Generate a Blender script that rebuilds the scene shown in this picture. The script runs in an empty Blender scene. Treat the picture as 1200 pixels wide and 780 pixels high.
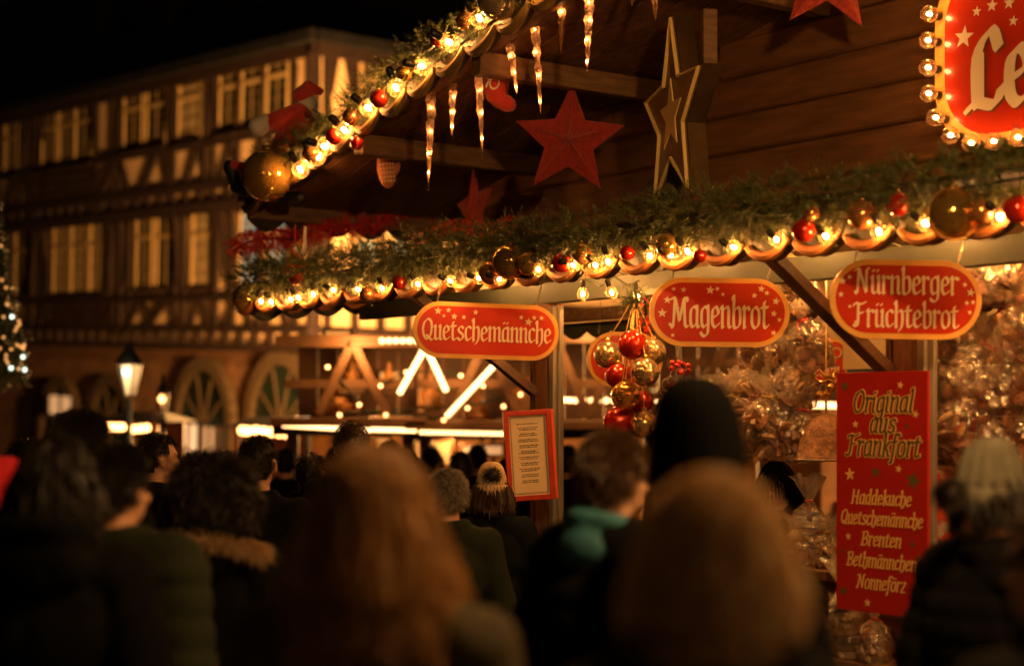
import bpy, bmesh, math, random
from mathutils import Vector, Matrix, Euler, noise
R = math.radians
rnd = random.Random(7)
scene = bpy.context.scene
COL = scene.collection
CAMZ = 1.8; F = 1900.0; HY = 485.0
# ---------------------------------------------------------------- frames
TH = -R(52.77)
TX, TY = math.cos(TH), math.sin(TH)
DX, DY = -TY, TX
K = 5.395
def W(s, d, z): return Vector((TX*s + DX*(K+d), TY*s + DY*(K+d), z))
def sz(x, y, d):
    u = (x-600)/F; Y = (K+d)/(DY + DX*u); X = u*Y
    return (TX*X + TY*Y, CAMZ + (HY-y)/F*Y)
def P(x, y, Y): return Vector(((x-600)/F*Y, Y, CAMZ + (HY-y)/F*Y))
def ground(Y): return 0.0 if Y < 6 else -0.045*(min(Y, 60)-6)
# ---------------------------------------------------------------- materials
M = {}
def mat(name, base=(.5,.5,.5), rough=.6, metal=0., bump=0., bscale=30., var=0., vscale=6., emit=None, estr=0.,
        stretch=(1,1,1), coat=0., island=None, sheen=0., spec=.5):
    m = bpy.data.materials.new(name); m.use_nodes = True
    nt = m.node_tree; b = nt.nodes['Principled BSDF']; L = nt.links
    b.inputs['Base Color'].default_value = (*base, 1); b.inputs['Roughness'].default_value = rough
    b.inputs['Metallic'].default_value = metal; b.inputs['Coat Weight'].default_value = coat
    b.inputs['Sheen Weight'].default_value = sheen
    b.inputs['Specular IOR Level'].default_value = spec
    tc = nt.nodes.new('ShaderNodeTexCoord'); mp = nt.nodes.new('ShaderNodeMapping')
    mp.inputs['Scale'].default_value = stretch; L.new(tc.outputs['Object'], mp.inputs['Vector'])
    if island:
        g = nt.nodes.new('ShaderNodeNewGeometry'); r = nt.nodes.new('ShaderNodeValToRGB')
        r.color_ramp.interpolation = 'CONSTANT' if len(island) > 3 else 'LINEAR'
        while len(r.color_ramp.elements) < len(island): r.color_ramp.elements.new(.5)
        for i, c in enumerate(island):
            e = r.color_ramp.elements[i]; e.position = i/len(island) if len(island) > 3 else i/max(1, len(island)-1); e.color = (*c, 1)
        L.new(g.outputs['Random Per Island'], r.inputs['Fac']); L.new(r.outputs['Color'], b.inputs['Base Color'])
    if var > 0 and not island:
        n = nt.nodes.new('ShaderNodeTexNoise'); n.inputs['Scale'].default_value = vscale; n.inputs['Detail'].default_value = 6
        L.new(mp.outputs['Vector'], n.inputs['Vector'])
        r = nt.nodes.new('ShaderNodeValToRGB')
        r.color_ramp.elements[0].position = .3; r.color_ramp.elements[1].position = .72
        r.color_ramp.elements[0].color = (*[max(0, c*(1-var)) for c in base], 1)
        r.color_ramp.elements[1].color = (*[min(1, c*(1+var)) for c in base], 1)
        L.new(n.outputs['Fac'], r.inputs['Fac']); L.new(r.outputs['Color'], b.inputs['Base Color'])
    if bump > 0:
        n = nt.nodes.new('ShaderNodeTexNoise'); n.inputs['Scale'].default_value = bscale; n.inputs['Detail'].default_value = 4
        L.new(mp.outputs['Vector'], n.inputs['Vector'])
        bp = nt.nodes.new('ShaderNodeBump'); bp.inputs['Strength'].default_value = bump; bp.inputs['Distance'].default_value = .01
        L.new(n.outputs['Fac'], bp.inputs['Height']); L.new(bp.outputs['Normal'], b.inputs['Normal'])
    if emit:
        b.inputs['Emission Color'].default_value = (*emit, 1); b.inputs['Emission Strength'].default_value = estr
    M[name] = m; return m
def clear(name, tint=(1,1,1), trans=.75, rough=.06, col=(1,1,1), bump=0, fuzzy=.25):
    """thin clear skin: see-through, with a gloss and a little body"""
    m = bpy.data.materials.new(name); m.use_nodes = True; nt = m.node_tree; L = nt.links
    nt.nodes.remove(nt.nodes['Principled BSDF']); out = nt.nodes['Material Output']
    t = nt.nodes.new('ShaderNodeBsdfTransparent'); t.inputs[0].default_value = (*tint, 1)
    g = nt.nodes.new('ShaderNodeBsdfGlossy'); g.inputs['Color'].default_value = (*col, 1); g.inputs['Roughness'].default_value = rough
    d = nt.nodes.new('ShaderNodeBsdfTranslucent'); d.inputs[0].default_value = (*col, 1)
    m1 = nt.nodes.new('ShaderNodeMixShader'); m1.inputs[0].default_value = fuzzy
    L.new(g.outputs[0], m1.inputs[1]); L.new(d.outputs[0], m1.inputs[2])
    lw = nt.nodes.new('ShaderNodeLayerWeight'); lw.inputs[0].default_value = .35
    mr = nt.nodes.new('ShaderNodeMapRange'); mr.inputs['To Min'].default_value = 1-trans; mr.inputs['To Max'].default_value = 1.0-trans*.35
    L.new(lw.outputs['Facing'], mr.inputs['Value'])
    m2 = nt.nodes.new('ShaderNodeMixShader'); L.new(mr.outputs[0], m2.inputs[0]); L.new(t.outputs[0], m2.inputs[1]); L.new(m1.outputs[0], m2.inputs[2])
    L.new(m2.outputs[0], out.inputs[0])
    if bump:
        tc = nt.nodes.new('ShaderNodeTexCoord'); n = nt.nodes.new('ShaderNodeTexNoise'); n.inputs['Scale'].default_value = bump
        L.new(tc.outputs['Object'], n.inputs['Vector'])
        bp = nt.nodes.new('ShaderNodeBump'); bp.inputs['Strength'].default_value = .9; bp.inputs['Distance'].default_value = .02
        L.new(n.outputs['Fac'], bp.inputs['Height'])
        for s in (g, d): L.new(bp.outputs['Normal'], s.inputs['Normal'])
    M[name] = m; return m
WARM = (1, .45, .13)
mat('plank', (.17,.08,.03), .55, bump=.35, bscale=14, var=.45, vscale=5, stretch=(1,6,14))
mat('plank_wall', (.21,.088,.027), .6, bump=.35, bscale=14, var=.32, vscale=3, stretch=(1,3,7))
mat('beam', (.22,.12,.055), .6, bump=.3, bscale=18, var=.35, vscale=6, stretch=(6,1,6))
mat('post', (.20,.09,.035), .45, bump=.3, bscale=18, var=.35, vscale=6, stretch=(6,6,1))
mat('brace', (.12,.055,.025), .4, bump=.25, bscale=24, var=.4, vscale=8)
mat('grey_paint', (.075,.078,.055), .5, var=.15, bump=.15, bscale=10)
mat('pale_metal', (.5,.45,.38), .35, metal=.7, var=.1)
mat('cream_panel', (.55,.40,.22), .6, var=.12, vscale=3)
mat('icing', (.36,.13,.03), .7, var=.3, vscale=9, bump=.2, bscale=40)
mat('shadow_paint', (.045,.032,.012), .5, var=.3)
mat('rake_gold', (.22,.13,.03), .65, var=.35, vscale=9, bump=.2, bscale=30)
mat('fir', (.05,.085,.025), .5, island=[(.022,.045,.010),(.055,.085,.018),(.15,.15,.04)])
mat('fir_stem', (.09,.055,.03), .8)
mat('tinsel', (.95,.07,.03), .3, metal=.2)
mat('gold', (.80,.45,.10), .09, metal=.75)
mat('gold_glitter', (.9,.55,.15), .3, metal=1, bump=.9, bscale=220)
mat('silver_gold', (.80,.60,.32), .14, metal=.8)
mat('red_glass', (.62,.03,.012), .16, metal=.55, coat=.6)
mat('copper_ball', (.72,.30,.10), .2, metal=.75)
mat('dark_mirror', (.62,.36,.08), .10, metal=.85)
mat('black_rubber', (.015,.014,.012), .5)
mat('socket', (.02,.02,.015), .4)
mat('wire', (.02,.03,.015), .5)
mat('chain', (.45,.36,.22), .35, metal=1)
mat('core', (1,1,1), emit=(1,.42,.11), estr=64)
mat('core_soft', (1,1,1), emit=(1,.48,.16), estr=9)
mat('core_far', (1,1,1), emit=(1,.36,.10), estr=1.0)
mat('core_strip', (1,1,1), emit=(1,.48,.17), estr=.62)
mat('core_hot', (1,1,1), emit=(1,.47,.13), estr=235)
mat('core_blue', (1,1,1), emit=(.7,.9,.7), estr=.3)
mat('led', (1,1,1), emit=(1,.40,.16), estr=12)
clear('bulb_glass', tint=(1,.93,.8), trans=.90, rough=.05, col=(1,.72,.40), fuzzy=.10)
clear('icicle_glass', tint=(1,.86,.62), trans=.3, rough=.15, col=(1,.72,.35), bump=90, fuzzy=.8)
clear('cellophane', trans=.60, rough=.16, col=(1,.90,.80), bump=60, fuzzy=.25)
clear('window_glass', tint=(.5,.55,.5), trans=.5, rough=.05, col=(.8,.8,.8), fuzzy=.0)
mat('sign_red', (.58,.038,.010), .22, coat=.3, var=.06, vscale=3)
mat('board_red', (.44,.020,.010), .3, coat=.25, var=.08, vscale=3)
mat('sign_rim', (.80,.42,.08), .45, var=.12, vscale=8)
mat('letter', (.85,.66,.44), .5)
mat('letter_gold', (.80,.50,.16), .5)
mat('letter_olive', (.13,.09,.02), .5)
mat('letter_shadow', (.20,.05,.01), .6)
mat('ink', (.10,.07,.035), .7)
mat('paper', (.62,.50,.33), .7, var=.05)
mat('frame_red', (.42,.035,.012), .3, coat=.4, var=.2, vscale=20)
mat('frame_lit_side', (.75,.10,.02), .35)  # brighter red than the frame: stall light painted into the side
mat('star_fabric', (.42,.03,.012), .75, bump=.8, bscale=160, var=.3, vscale=40, sheen=.3)
mat('star_face', (.20,.10,.035), .4, var=.2)
mat('star_line', (.95,.72,.25), .3)
mat('plush_red', (.62,.05,.03), .9, bump=.5, bscale=120, sheen=.5)
mat('plush_white', (.85,.76,.62), .95, bump=.8, bscale=150, sheen=.5)
mat('knit_red', (.62,.22,.10), .9, bump=.4, bscale=90)
mat('skin', (.50,.27,.17), .5, var=.08, vscale=12)
mat('skin_pale', (.62,.36,.24), .5, var=.08, vscale=12)
mat('eye_white', (.7,.68,.62), .2)
mat('lips', (.40,.12,.09), .4)
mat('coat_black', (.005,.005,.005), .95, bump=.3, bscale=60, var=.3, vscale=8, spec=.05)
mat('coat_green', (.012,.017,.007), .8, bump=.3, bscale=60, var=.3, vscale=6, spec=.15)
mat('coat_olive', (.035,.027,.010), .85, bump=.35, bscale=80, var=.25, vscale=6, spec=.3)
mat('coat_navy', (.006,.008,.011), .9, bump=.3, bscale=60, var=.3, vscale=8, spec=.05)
mat('hood_teal', (.02,.12,.16), .8, bump=.4, bscale=60, var=.2)
mat('shirt_red', (.55,.05,.02), .8, bump=.3, bscale=50, var=.15)
mat('trousers', (.02,.021,.028), .85, bump=.3, bscale=120)
mat('shoe', (.02,.015,.012), .5)
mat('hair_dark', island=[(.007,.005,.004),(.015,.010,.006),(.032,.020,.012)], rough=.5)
mat('hair_brown', island=[(.035,.018,.009),(.085,.045,.02),(.15,.08,.035)], rough=.35)
mat('hair_blond', island=[(.16,.075,.028),(.34,.18,.07),(.50,.30,.13)], rough=.35)
mat('hair_copper', island=[(.10,.045,.016),(.38,.20,.075),(.66,.40,.17)], rough=.35)
mat('hair_ash', island=[(.22,.12,.05),(.58,.38,.18),(.85,.64,.36)], rough=.35)
mat('hair_grey', island=[(.09,.075,.055),(.28,.24,.19),(.48,.42,.34)], rough=.35)
mat('fur', island=[(.20,.11,.045),(.45,.29,.14),(.65,.48,.28)], rough=.6)
mat('fur_dark', island=[(.01,.008,.006),(.03,.022,.015),(.05,.035,.02)], rough=.7)
mat('knit_grey', (.14,.13,.095), .9, bump=.6, bscale=90, var=.2, vscale=20)
mat('knit_black', (.006,.006,.006), .95, bump=.6, bscale=90, spec=.05)
mat('knit_cream', (.50,.36,.20), .9, bump=.8, bscale=80, var=.25, vscale=25)
mat('basket', (.33,.16,.07), .5, bump=1., bscale=60, var=.5, vscale=30)
mat('cookie', rough=.6, island=[(.26,.11,.04),(.42,.21,.09),(.14,.055,.025),(.50,.30,.15),(.32,.13,.06),(.60,.42,.27),(.20,.075,.03),(.55,.26,.18),(.10,.04,.02)], bump=.4, bscale=60)
mat('ribbon_red', (.55,.04,.03), .3)
mat('sandstone', (.22,.11,.05), .85, bump=.5, bscale=8, var=.35, vscale=2.2)
mat('stone_trim', (.08,.05,.022), .8, bump=.4, bscale=12, var=.2)
mat('plaster', (.78,.54,.29), .85, bump=.2, bscale=10, var=.16, vscale=1.6)
mat('timber', (.022,.009,.005), .7, bump=.3, bscale=12, var=.35, vscale=4)
mat('slate', (.010,.010,.010), .5, bump=.5, bscale=6, var=.4, vscale=3)
mat('glazing_bar', (.22,.15,.07), .6)
mat('win_frame', (.42,.29,.12), .6, var=.1)
mat('win_dark', (.012,.020,.014), .3, var=.6, vscale=1.2)
mat('win_curtain', (.42,.33,.17), .5, var=.2, vscale=3)
mat('win_blue', (.16,.24,.22), .15, emit=(.3,.6,.6), estr=.018)  # faint emission added to brighten the bluish glass
mat('lit_window', (.5,.4,.3), .5, emit=(1,.5,.2), estr=.06)
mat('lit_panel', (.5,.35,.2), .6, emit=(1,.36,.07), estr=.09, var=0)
mat('lit_white', (.5,.45,.4), .6, emit=(1,.55,.26), estr=.11)
mat('cobble', (.07,.06,.05), .6, bump=.8, bscale=5, var=.4, vscale=3)
mat('far_wood', (.17,.07,.022), .6, bump=.3, bscale=8, var=.35, vscale=3)
mat('far_orange', (.50,.19,.035), .5, var=.4, vscale=4)
mat('far_dark', (.03,.025,.02), .7, var=.3)
mat('iron', (.02,.022,.02), .45, metal=.5)
mat('lamp_glass', (.9,.8,.6), .4, emit=(1,.50,.2), estr=.018)
mat('teal_cloth', (.02,.10,.09), .8)
mat('hat_red', (.5,.01,.02), .9, bump=.4, bscale=100)
for _n in ('hair_copper','hair_ash','hair_blond','hair_brown','hair_dark','hair_grey','fur'):
    _nt = M[_n].node_tree; _b = _nt.nodes['Principled BSDF']; _t = _nt.nodes.new('ShaderNodeBsdfTranslucent'); _m = _nt.nodes.new('ShaderNodeMixShader'); _m.inputs[0].default_value = .42
    _src = _b.inputs['Base Color'].links[0].from_socket; _nt.links.new(_src, _t.inputs[0]); _nt.links.new(_b.outputs[0], _m.inputs[1]); _nt.links.new(_t.outputs[0], _m.inputs[2]); _nt.links.new(_m.outputs[0], _nt.nodes['Material Output'].inputs[0])
# ---------------------------------------------------------------- mesh builder
class MB:
    def __init__(s): s.v = []; s.f = []; s.M = Matrix.Identity(4)
    def add(s, vs, fs, T=None):
        b = len(s.v); T = s.M @ T if T is not None else s.M
        s.v.extend([T @ Vector(v) for v in vs]); s.f.extend([tuple(b+i for i in f) for f in fs]); return s
    def box(s, c, h, rot=None):
        """centre, full size"""
        T = Matrix.Translation(c)
        if rot is not None: T = T @ (rot if isinstance(rot, Matrix) else Euler(rot).to_matrix().to_4x4())
        x, y, z = h[0]/2, h[1]/2, h[2]/2; e = min(x, y, z)*.16
        vs = []; # chamfered along vertical edges only: simple 24-vertex rounded box
        for sx in (-1, 1):
            for sy in (-1, 1):
                for sz_ in (-1, 1):
                    vs += [(sx*(x-e), sy*(y-e), sz_*z), (sx*(x-e), sy*y, sz_*(z-e)), (sx*x, sy*(y-e), sz_*(z-e))]
        def i(sx, sy, sz_, k): return (((sx > 0)*2+(sy > 0))*2+(sz_ > 0))*3+k
        fs = []
        for a in (-1, 1):
            fs.append([i(-1,-1,a,0), i(1,-1,a,0), i(1,1,a,0), i(-1,1,a,0)])
            fs.append([i(-1,a,-1,1), i(1,a,-1,1), i(1,a,1,1), i(-1,a,1,1)])
            fs.append([i(a,-1,-1,2), i(a,1,-1,2), i(a,1,1,2), i(a,-1,1,2)])
            for b in (-1, 1):
                fs.append([i(-1,a,b,0), i(1,a,b,0), i(1,a,b,1), i(-1,a,b,1)])
                fs.append([i(a,-1,b,0), i(a,1,b,0), i(a,1,b,2), i(a,-1,b,2)])
                fs.append([i(a,b,-1,1), i(a,b,1,1), i(a,b,1,2), i(a,b,-1,2)])
                for c_ in (-1, 1): fs.append([i(a,b,c_,0), i(a,b,c_,1), i(a,b,c_,2)])
        return s.add(vs, fs, T)
    def bar(s, a, b, w, t, up=(0,0,1)):
        a, b = Vector(a), Vector(b); d = b-a; L = d.length; x = d.normalized(); y = Vector(up).cross(x)
        if y.length < 1e-5: y = Vector((0,1,0)).cross(x)
        y.normalize(); z = x.cross(y)
        T = Matrix((x, y, z)).transposed().to_4x4(); 
        return s.box(tuple((a+b)/2), (L, w, t), T)
    def sphere(s, c, r, seg=16, rings=10, rot=None):
        r = (r, r, r) if isinstance(r, (int, float)) else r
        vs = [(0,0,-r[2])]; fs = []
        for i in range(1, rings):
            p = -math.pi/2 + math.pi*i/rings
            for j in range(seg):
                a = 2*math.pi*j/seg; vs.append((r[0]*math.cos(p)*math.cos(a), r[1]*math.cos(p)*math.sin(a), r[2]*math.sin(p)))
        vs.append((0,0,r[2])); n = len(vs)-1
        for j in range(seg):
            fs.append((0, 1+(j+1) % seg, 1+j)); fs.append((n, n-seg+j, n-seg+(j+1) % seg))
            for i in range(rings-2):
                a = 1+i*seg; fs.append((a+j, a+(j+1) % seg, a+seg+(j+1) % seg, a+seg+j))
        T = Matrix.Translation(c)
        if rot is not None: T = T @ Euler(rot).to_matrix().to_4x4()
        return s.add(vs, fs, T)
    def tube(s, pts, r, seg=8, cap=True, closed=False):
        pts = [Vector(p) for p in pts]; n = len(pts)
        rs = r if isinstance(r, (list, tuple)) else [r]*n
        vs, fs = [], []; ref = None
        for i, p in enumerate(pts):
            if closed: d = pts[(i+1) % n]-pts[i-1]
            else: d = pts[min(i+1, n-1)]-pts[max(i-1, 0)]
            if d.length < 1e-9: d = Vector((0,0,1))
            d.normalize()
            if ref is None: ref = Vector((0,0,1)) if abs(d.z) < .9 else Vector((1,0,0))
            x = ref - d*ref.dot(d)
            if x.length < 1e-4: x = d.orthogonal()
            x.normalize(); ref = x; y = d.cross(x)
            for j in range(seg):
                a = 2*math.pi*j/seg; vs.append(p + x*(rs[i]*math.cos(a)) + y*(rs[i]*math.sin(a)))
        for i in range(n if closed else n-1):
            k = (i+1) % n
            for j in range(seg): fs.append((i*seg+j, i*seg+(j+1) % seg, k*seg+(j+1) % seg, k*seg+j))
        if cap and not closed:
            fs.append(tuple(range(seg))[::-1]); fs.append(tuple((n-1)*seg+j for j in range(seg)))
        return s.add(vs, fs)
    def lathe(s, prof, seg=24, T=None, wob=None):
        vs, fs = [], []; n = len(prof)
        for i, (r, z) in enumerate(prof):
            for j in range(seg):
                a = 2*math.pi*j/seg; q = r*(wob(i, a) if wob else 1); vs.append((q*math.cos(a), q*math.sin(a), z))
        for i in range(n-1):
            for j in range(seg): fs.append((i*seg+j, i*seg+(j+1) % seg, (i+1)*seg+(j+1) % seg, (i+1)*seg+j))
        if prof[0][0] > 1e-6: fs.append(tuple(range(seg))[::-1])
        if prof[-1][0] > 1e-6: fs.append(tuple((n-1)*seg+j for j in range(seg)))
        return s.add(vs, fs, T)
    def prism(s, poly, t, T=None, z0=0.):
        """polygon in local xz, thickness t along +y from z0"""
        n = len(poly); vs = [(x, z0, z) for x, z in poly] + [(x, z0+t, z) for x, z in poly]
        fs = [tuple(range(n)), tuple(range(2*n-1, n-1, -1))] + [(i, i+n, (i+1) % n + n, (i+1) % n) for i in range(n)]
        return s.add(vs, fs, T)
    def flat(s, poly, y=0.): 
        return s.add([(x, y, z) for x, z in poly], [tuple(range(len(poly)))])
    def build(s, name, m, parent=None, smooth=False, loc=None, angle=None):
        me = bpy.data.meshes.new(name); me.from_pydata([tuple(v) for v in s.v], [], s.f); me.validate()
        bm = bmesh.new(); bm.from_mesh(me); bmesh.ops.recalc_face_normals(bm, faces=bm.faces)
        bm.to_mesh(me); bm.free()
        if smooth: me.polygons.foreach_set('use_smooth', [True]*len(me.polygons))
        me.materials.append(M[m] if isinstance(m, str) else m)
        o = bpy.data.objects.new(name, me); COL.objects.link(o)
        if parent is not None: o.parent = parent
        if loc is not None: o.location = loc
        return o
def tag(o, label=None, cat=None, group=None, kind=None):
    if label: o['label'] = label
    if cat: o['category'] = cat
    if group: o['group'] = group
    if kind: o['kind'] = kind
    return o
def thing(name, loc, rz=0., label=None, cat=None, group=None, rot=None):
    o = bpy.data.objects.new(name, None); COL.objects.link(o); o.location = loc
    o.rotation_euler = rot if rot is not None else (0, 0, rz); o.empty_display_size = .1
    return tag(o, label, cat, group)
KIDS = {}
def dup(root, loc, rz=None, label=None, group=None, rot=None, scale=None):
    r = root.copy(); COL.objects.link(r); r.location = loc
    if rz is not None: r.rotation_euler = (0,0,rz)
    if rot is not None: r.rotation_euler = rot
    if scale is not None: r.scale = (scale,)*3
    if label: r['label'] = label
    if group: r['group'] = group
    for ch in [o for o in COL.objects if o.parent == root]:
        c = ch.copy(); COL.objects.link(c); c.parent = r
        for g in [o for o in COL.objects if o.parent == ch]:
            q = g.copy(); COL.objects.link(q); q.parent = c
    return r
# ---------------------------------------------------------------- broad-nib lettering
def hull(pts):
    pts = sorted(set((round(a, 5), round(b, 5)) for a, b in pts))
    def half(ps):
        h = []
        for p in ps:
            while len(h) > 1 and (h[-1][0]-h[-2][0])*(p[1]-h[-2][1])-(h[-1][1]-h[-2][1])*(p[0]-h[-2][0]) <= 0: h.pop()
            h.append(p)
        return h[:-1]
    return half(pts) + half(pts[::-1])
_a = [[(.5,.88),(.32,1.0),(.13,.8),(.12,.2),(.26,0),(.5,.22)], [(.42,1.02),(.5,.96),(.5,.1),(.62,.0)]]
_o = [[(.32,1.02),(.12,.8),(.12,.2),(.3,-.02),(.52,.2),(.52,.8),(.32,1.02)]]
_u = [[(.06,.9),(.14,.98),(.14,.15),(.28,0),(.5,.2)], [(.43,.92),(.5,1),(.5,.1),(.62,.0)]]
_dots = [[(.17,1.30),(.20,1.36)], [(.42,1.30),(.45,1.36)]]
G = {
 'a': (.66,_a), 'ä': (.66,_a+_dots), 'o': (.64,_o), 'ö': (.64,_o+_dots), 'u': (.66,_u), 'ü': (.66,_u+_dots),
 'n': (.68,[[(.06,.92),(.14,1),(.14,.06),(.2,0)], [(.14,.78),(.4,1.0),(.52,.86),(.52,.1),(.64,0)]]),
 'm': (1.02,[[(.06,.92),(.14,1),(.14,.06),(.2,0)], [(.14,.78),(.38,1.0),(.5,.86),(.5,.06),(.54,0)], [(.5,.78),(.74,1.0),(.86,.86),(.86,.1),(.98,0)]]),
 'e': (.58,[[(.14,.46),(.46,.64),(.44,.88),(.3,1.0),(.13,.8),(.12,.22),(.28,0),(.52,.18)]]),
 't': (.5,[[(.26,1.28),(.2,1.15),(.2,.15),(.32,0),(.46,.12)], [(.02,.98),(.42,1.0)]]),
 's': (.56,[[(.48,.84),(.34,1.0),(.14,.84),(.18,.62),(.44,.4),(.44,.14),(.26,0),(.07,.14)]]),
 'c': (.54,[[(.5,.86),(.34,1.0),(.13,.8),(.13,.2),(.28,0),(.5,.18)]]),
 'h': (.66,[[(.07,1.38),(.15,1.5),(.15,.06),(.2,0)], [(.15,.78),(.4,1.0),(.53,.84),(.53,.2),(.45,-.08),(.32,-.24)]]),
 'g': (.64,[_a[0], [(.42,1.02),(.5,.96),(.5,-.16),(.36,-.42),(.16,-.40),(.06,-.26)]]),
 'b': (.64,[[(.08,1.38),(.15,1.5),(.15,.14),(.3,-.02),(.52,.18),(.52,.8),(.38,1.0),(.15,.78)]]),
 'r': (.50,[[(.06,.92),(.14,1),(.14,.06),(.2,0)], [(.14,.78),(.34,1.0),(.46,.86)]]),
 'd': (.66,[_a[0], [(.42,1.42),(.5,1.5),(.5,.1),(.62,0)]]),
 'k': (.60,[[(.07,1.38),(.15,1.5),(.15,.06),(.2,0)], [(.48,.98),(.2,.56)], [(.22,.56),(.4,.34),(.46,.06),(.58,.02)]]),
 'l': (.32,[[(.07,1.38),(.15,1.5),(.15,.1),(.26,0)]]),
 'i': (.34,[[(.06,.92),(.14,1),(.14,.1),(.26,0)], [(.13,1.30),(.17,1.36)]]),
 'f': (.46,[[(.52,1.40),(.38,1.5),(.22,1.3),(.2,-.28),(.08,-.42)], [(.02,.98),(.42,1.0)]]),
 'z': (.58,[[(.08,.98),(.48,.98),(.12,.04),(.52,.04)]]),
 'M': (1.08,[[(.02,.10),(.14,.02),(.24,1.2),(.22,1.42)], [(.0,1.34),(.22,1.42),(.34,1.1),(.52,.30)], [(.52,.30),(.80,1.42)], [(.80,1.42),(.86,.14),(1.02,.02)], [(.80,1.36),(.96,1.42),(1.0,1.26)]]),
 'N': (.92,[[(.02,.10),(.14,.02),(.22,1.2),(.2,1.42)], [(.0,1.34),(.2,1.42),(.32,1.15),(.68,.06)], [(.68,.06),(.70,1.3),(.84,1.44)]]),
 'Q': (.88,[[(.5,1.46),(.22,1.24),(.10,.72),(.2,.2),(.46,.0),(.68,.34),(.74,.9),(.68,1.3),(.46,1.46),(.34,1.36)], [(.36,.30),(.56,.12),(.74,-.06),(.86,.02)]]),
 'F': (.78,[[(.30,1.38),(.28,.2),(.16,.02),(.02,.10)], [(.02,1.26),(.14,1.42),(.42,1.34),(.74,1.46)], [(.28,.76),(.58,.84)]]),
 'L': (.82,[[(.26,.08),(.26,1.02),(.56,1.44),(.70,1.10)], [(.08,.02),(.24,.14),(.62,.04),(.78,.34)], [(.30,.1),(.30,1.0)]]),
 'O': (.88,[[(.5,1.46),(.22,1.24),(.10,.72),(.2,.2),(.44,.0),(.68,.24),(.76,.8),(.68,1.26),(.46,1.46)]]),
 'H': (.88,[[(.16,1.44),(.18,.1),(.06,.02)], [(.68,1.44),(.66,.1),(.8,.02)], [(.18,.74),(.66,.78)]]),
 'B': (.80,[[(.2,1.42),(.2,.04)], [(.04,1.36),(.5,1.44),(.66,1.14),(.5,.82),(.24,.76)], [(.24,.76),(.64,.62),(.70,.24),(.46,.02),(.08,.04)]]),
 ' ': (.4,[]), 'L2': (1,[]),
}
def smooth_line(p, n=4):
    if len(p) < 3: return p
    q = [p[0]] + p + [p[-1]]; out = []
    for i in range(1, len(q)-2):
        p0, p1, p2, p3 = q[i-1], q[i], q[i+1], q[i+2]
        for k in range(n):
            t = k/n
            out.append(tuple(.5*((2*p1[j])+(-p0[j]+p2[j])*t+(2*p0[j]-5*p1[j]+4*p2[j]-p3[j])*t*t+(-p0[j]+3*p1[j]-3*p2[j]+p3[j])*t**3) for j in (0, 1)))
    out.append(p[-1]); return out
def lettering(mb, text, cx, base, xh, width=None, nib=.17, th=.055, ang=38, shear=0., y=0., dx=0, dz=0, grow=0.):
    """write into mb on local xz plane facing -y"""
    adv = sum(G[c][0] for c in text); sx = xh if width is None else width/adv
    x = cx - adv*sx/2 + dx; k = 0
    ca, sa = math.cos(R(ang)), math.sin(R(ang)); w = nib/2+grow; t = th/2+grow
    nb = [(ca*a*w-sa*b*t, sa*a*w+ca*b*t) for a in (-1, 1) for b in (-1, 1)]
    for c in text:
        a, strokes = G[c]
        for st in strokes:
            pts = smooth_line(st)
            for p, q in zip(pts, pts[1:]):
                h = hull([(p[0]+n[0], p[1]+n[1]) for n in nb] + [(q[0]+n[0], q[1]+n[1]) for n in nb])
                k += 1
                mb.flat([(x+(hx+shear*hz)*sx, base+dz+hz*xh) for hx, hz in h], y-k*.000012)
        x += a*sx
def star2(cx, cz, r, rot=0., inner=.42, n=5):
    return [(cx+(r if i % 2 == 0 else r*inner)*math.sin(rot+math.pi*i/n), cz+(r if i % 2 == 0 else r*inner)*math.cos(rot+math.pi*i/n)) for i in range(2*n)]
def pill(w, h, r=None, n=12):
    r = h/2 if r is None else r; pts = []
    for cx, cz, a0 in ((w/2-r, h/2-r, 0), (-w/2+r, h/2-r, 90), (-w/2+r, -h/2+r, 180), (w/2-r, -h/2+r, 270)):
        for i in range(n+1): a = R(a0+90*i/n); pts.append((cx+r*math.cos(a), cz+r*math.sin(a)))
    return pts
def chain_pts(a, b, mb, n=None):
    a, b = Vector(a), Vector(b); L = (b-a).length; n = n or max(2, int(L/.018)); d = (b-a)/n
    for i in range(n):
        c = a+d*(i+.5); side = d.orthogonal().normalized() if i % 2 == 0 else d.cross(d.orthogonal()).normalized()
        ring = [c + d*.62*math.cos(t*math.pi/4) + side*.0055*math.sin(t*math.pi/4) for t in range(8)]
        mb.tube(ring, .0016, 5, closed=True)
# ================================================================ THE STALL
GZ = ground(9)
def ST(s, d, z): return W(s, d, z)
stall = thing('market_stall', W(-6.5, 1.2, GZ), TH, 'brown timber gingerbread stall with plank gable, scalloped edges and open front', 'market stall')
S0, D0 = -6.5, 1.2
def SM():
    mb = MB(); mb.M = Matrix.Translation((-S0, -D0, -GZ)); return mb     # local frame given as (s,d,z)
def zr(s): 
    A = -4.5
    return 4.00+.233*(min(s, 2*A-s)+7.10)
SL, SR, SA = -10.15, 1.15, -4.5
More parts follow.
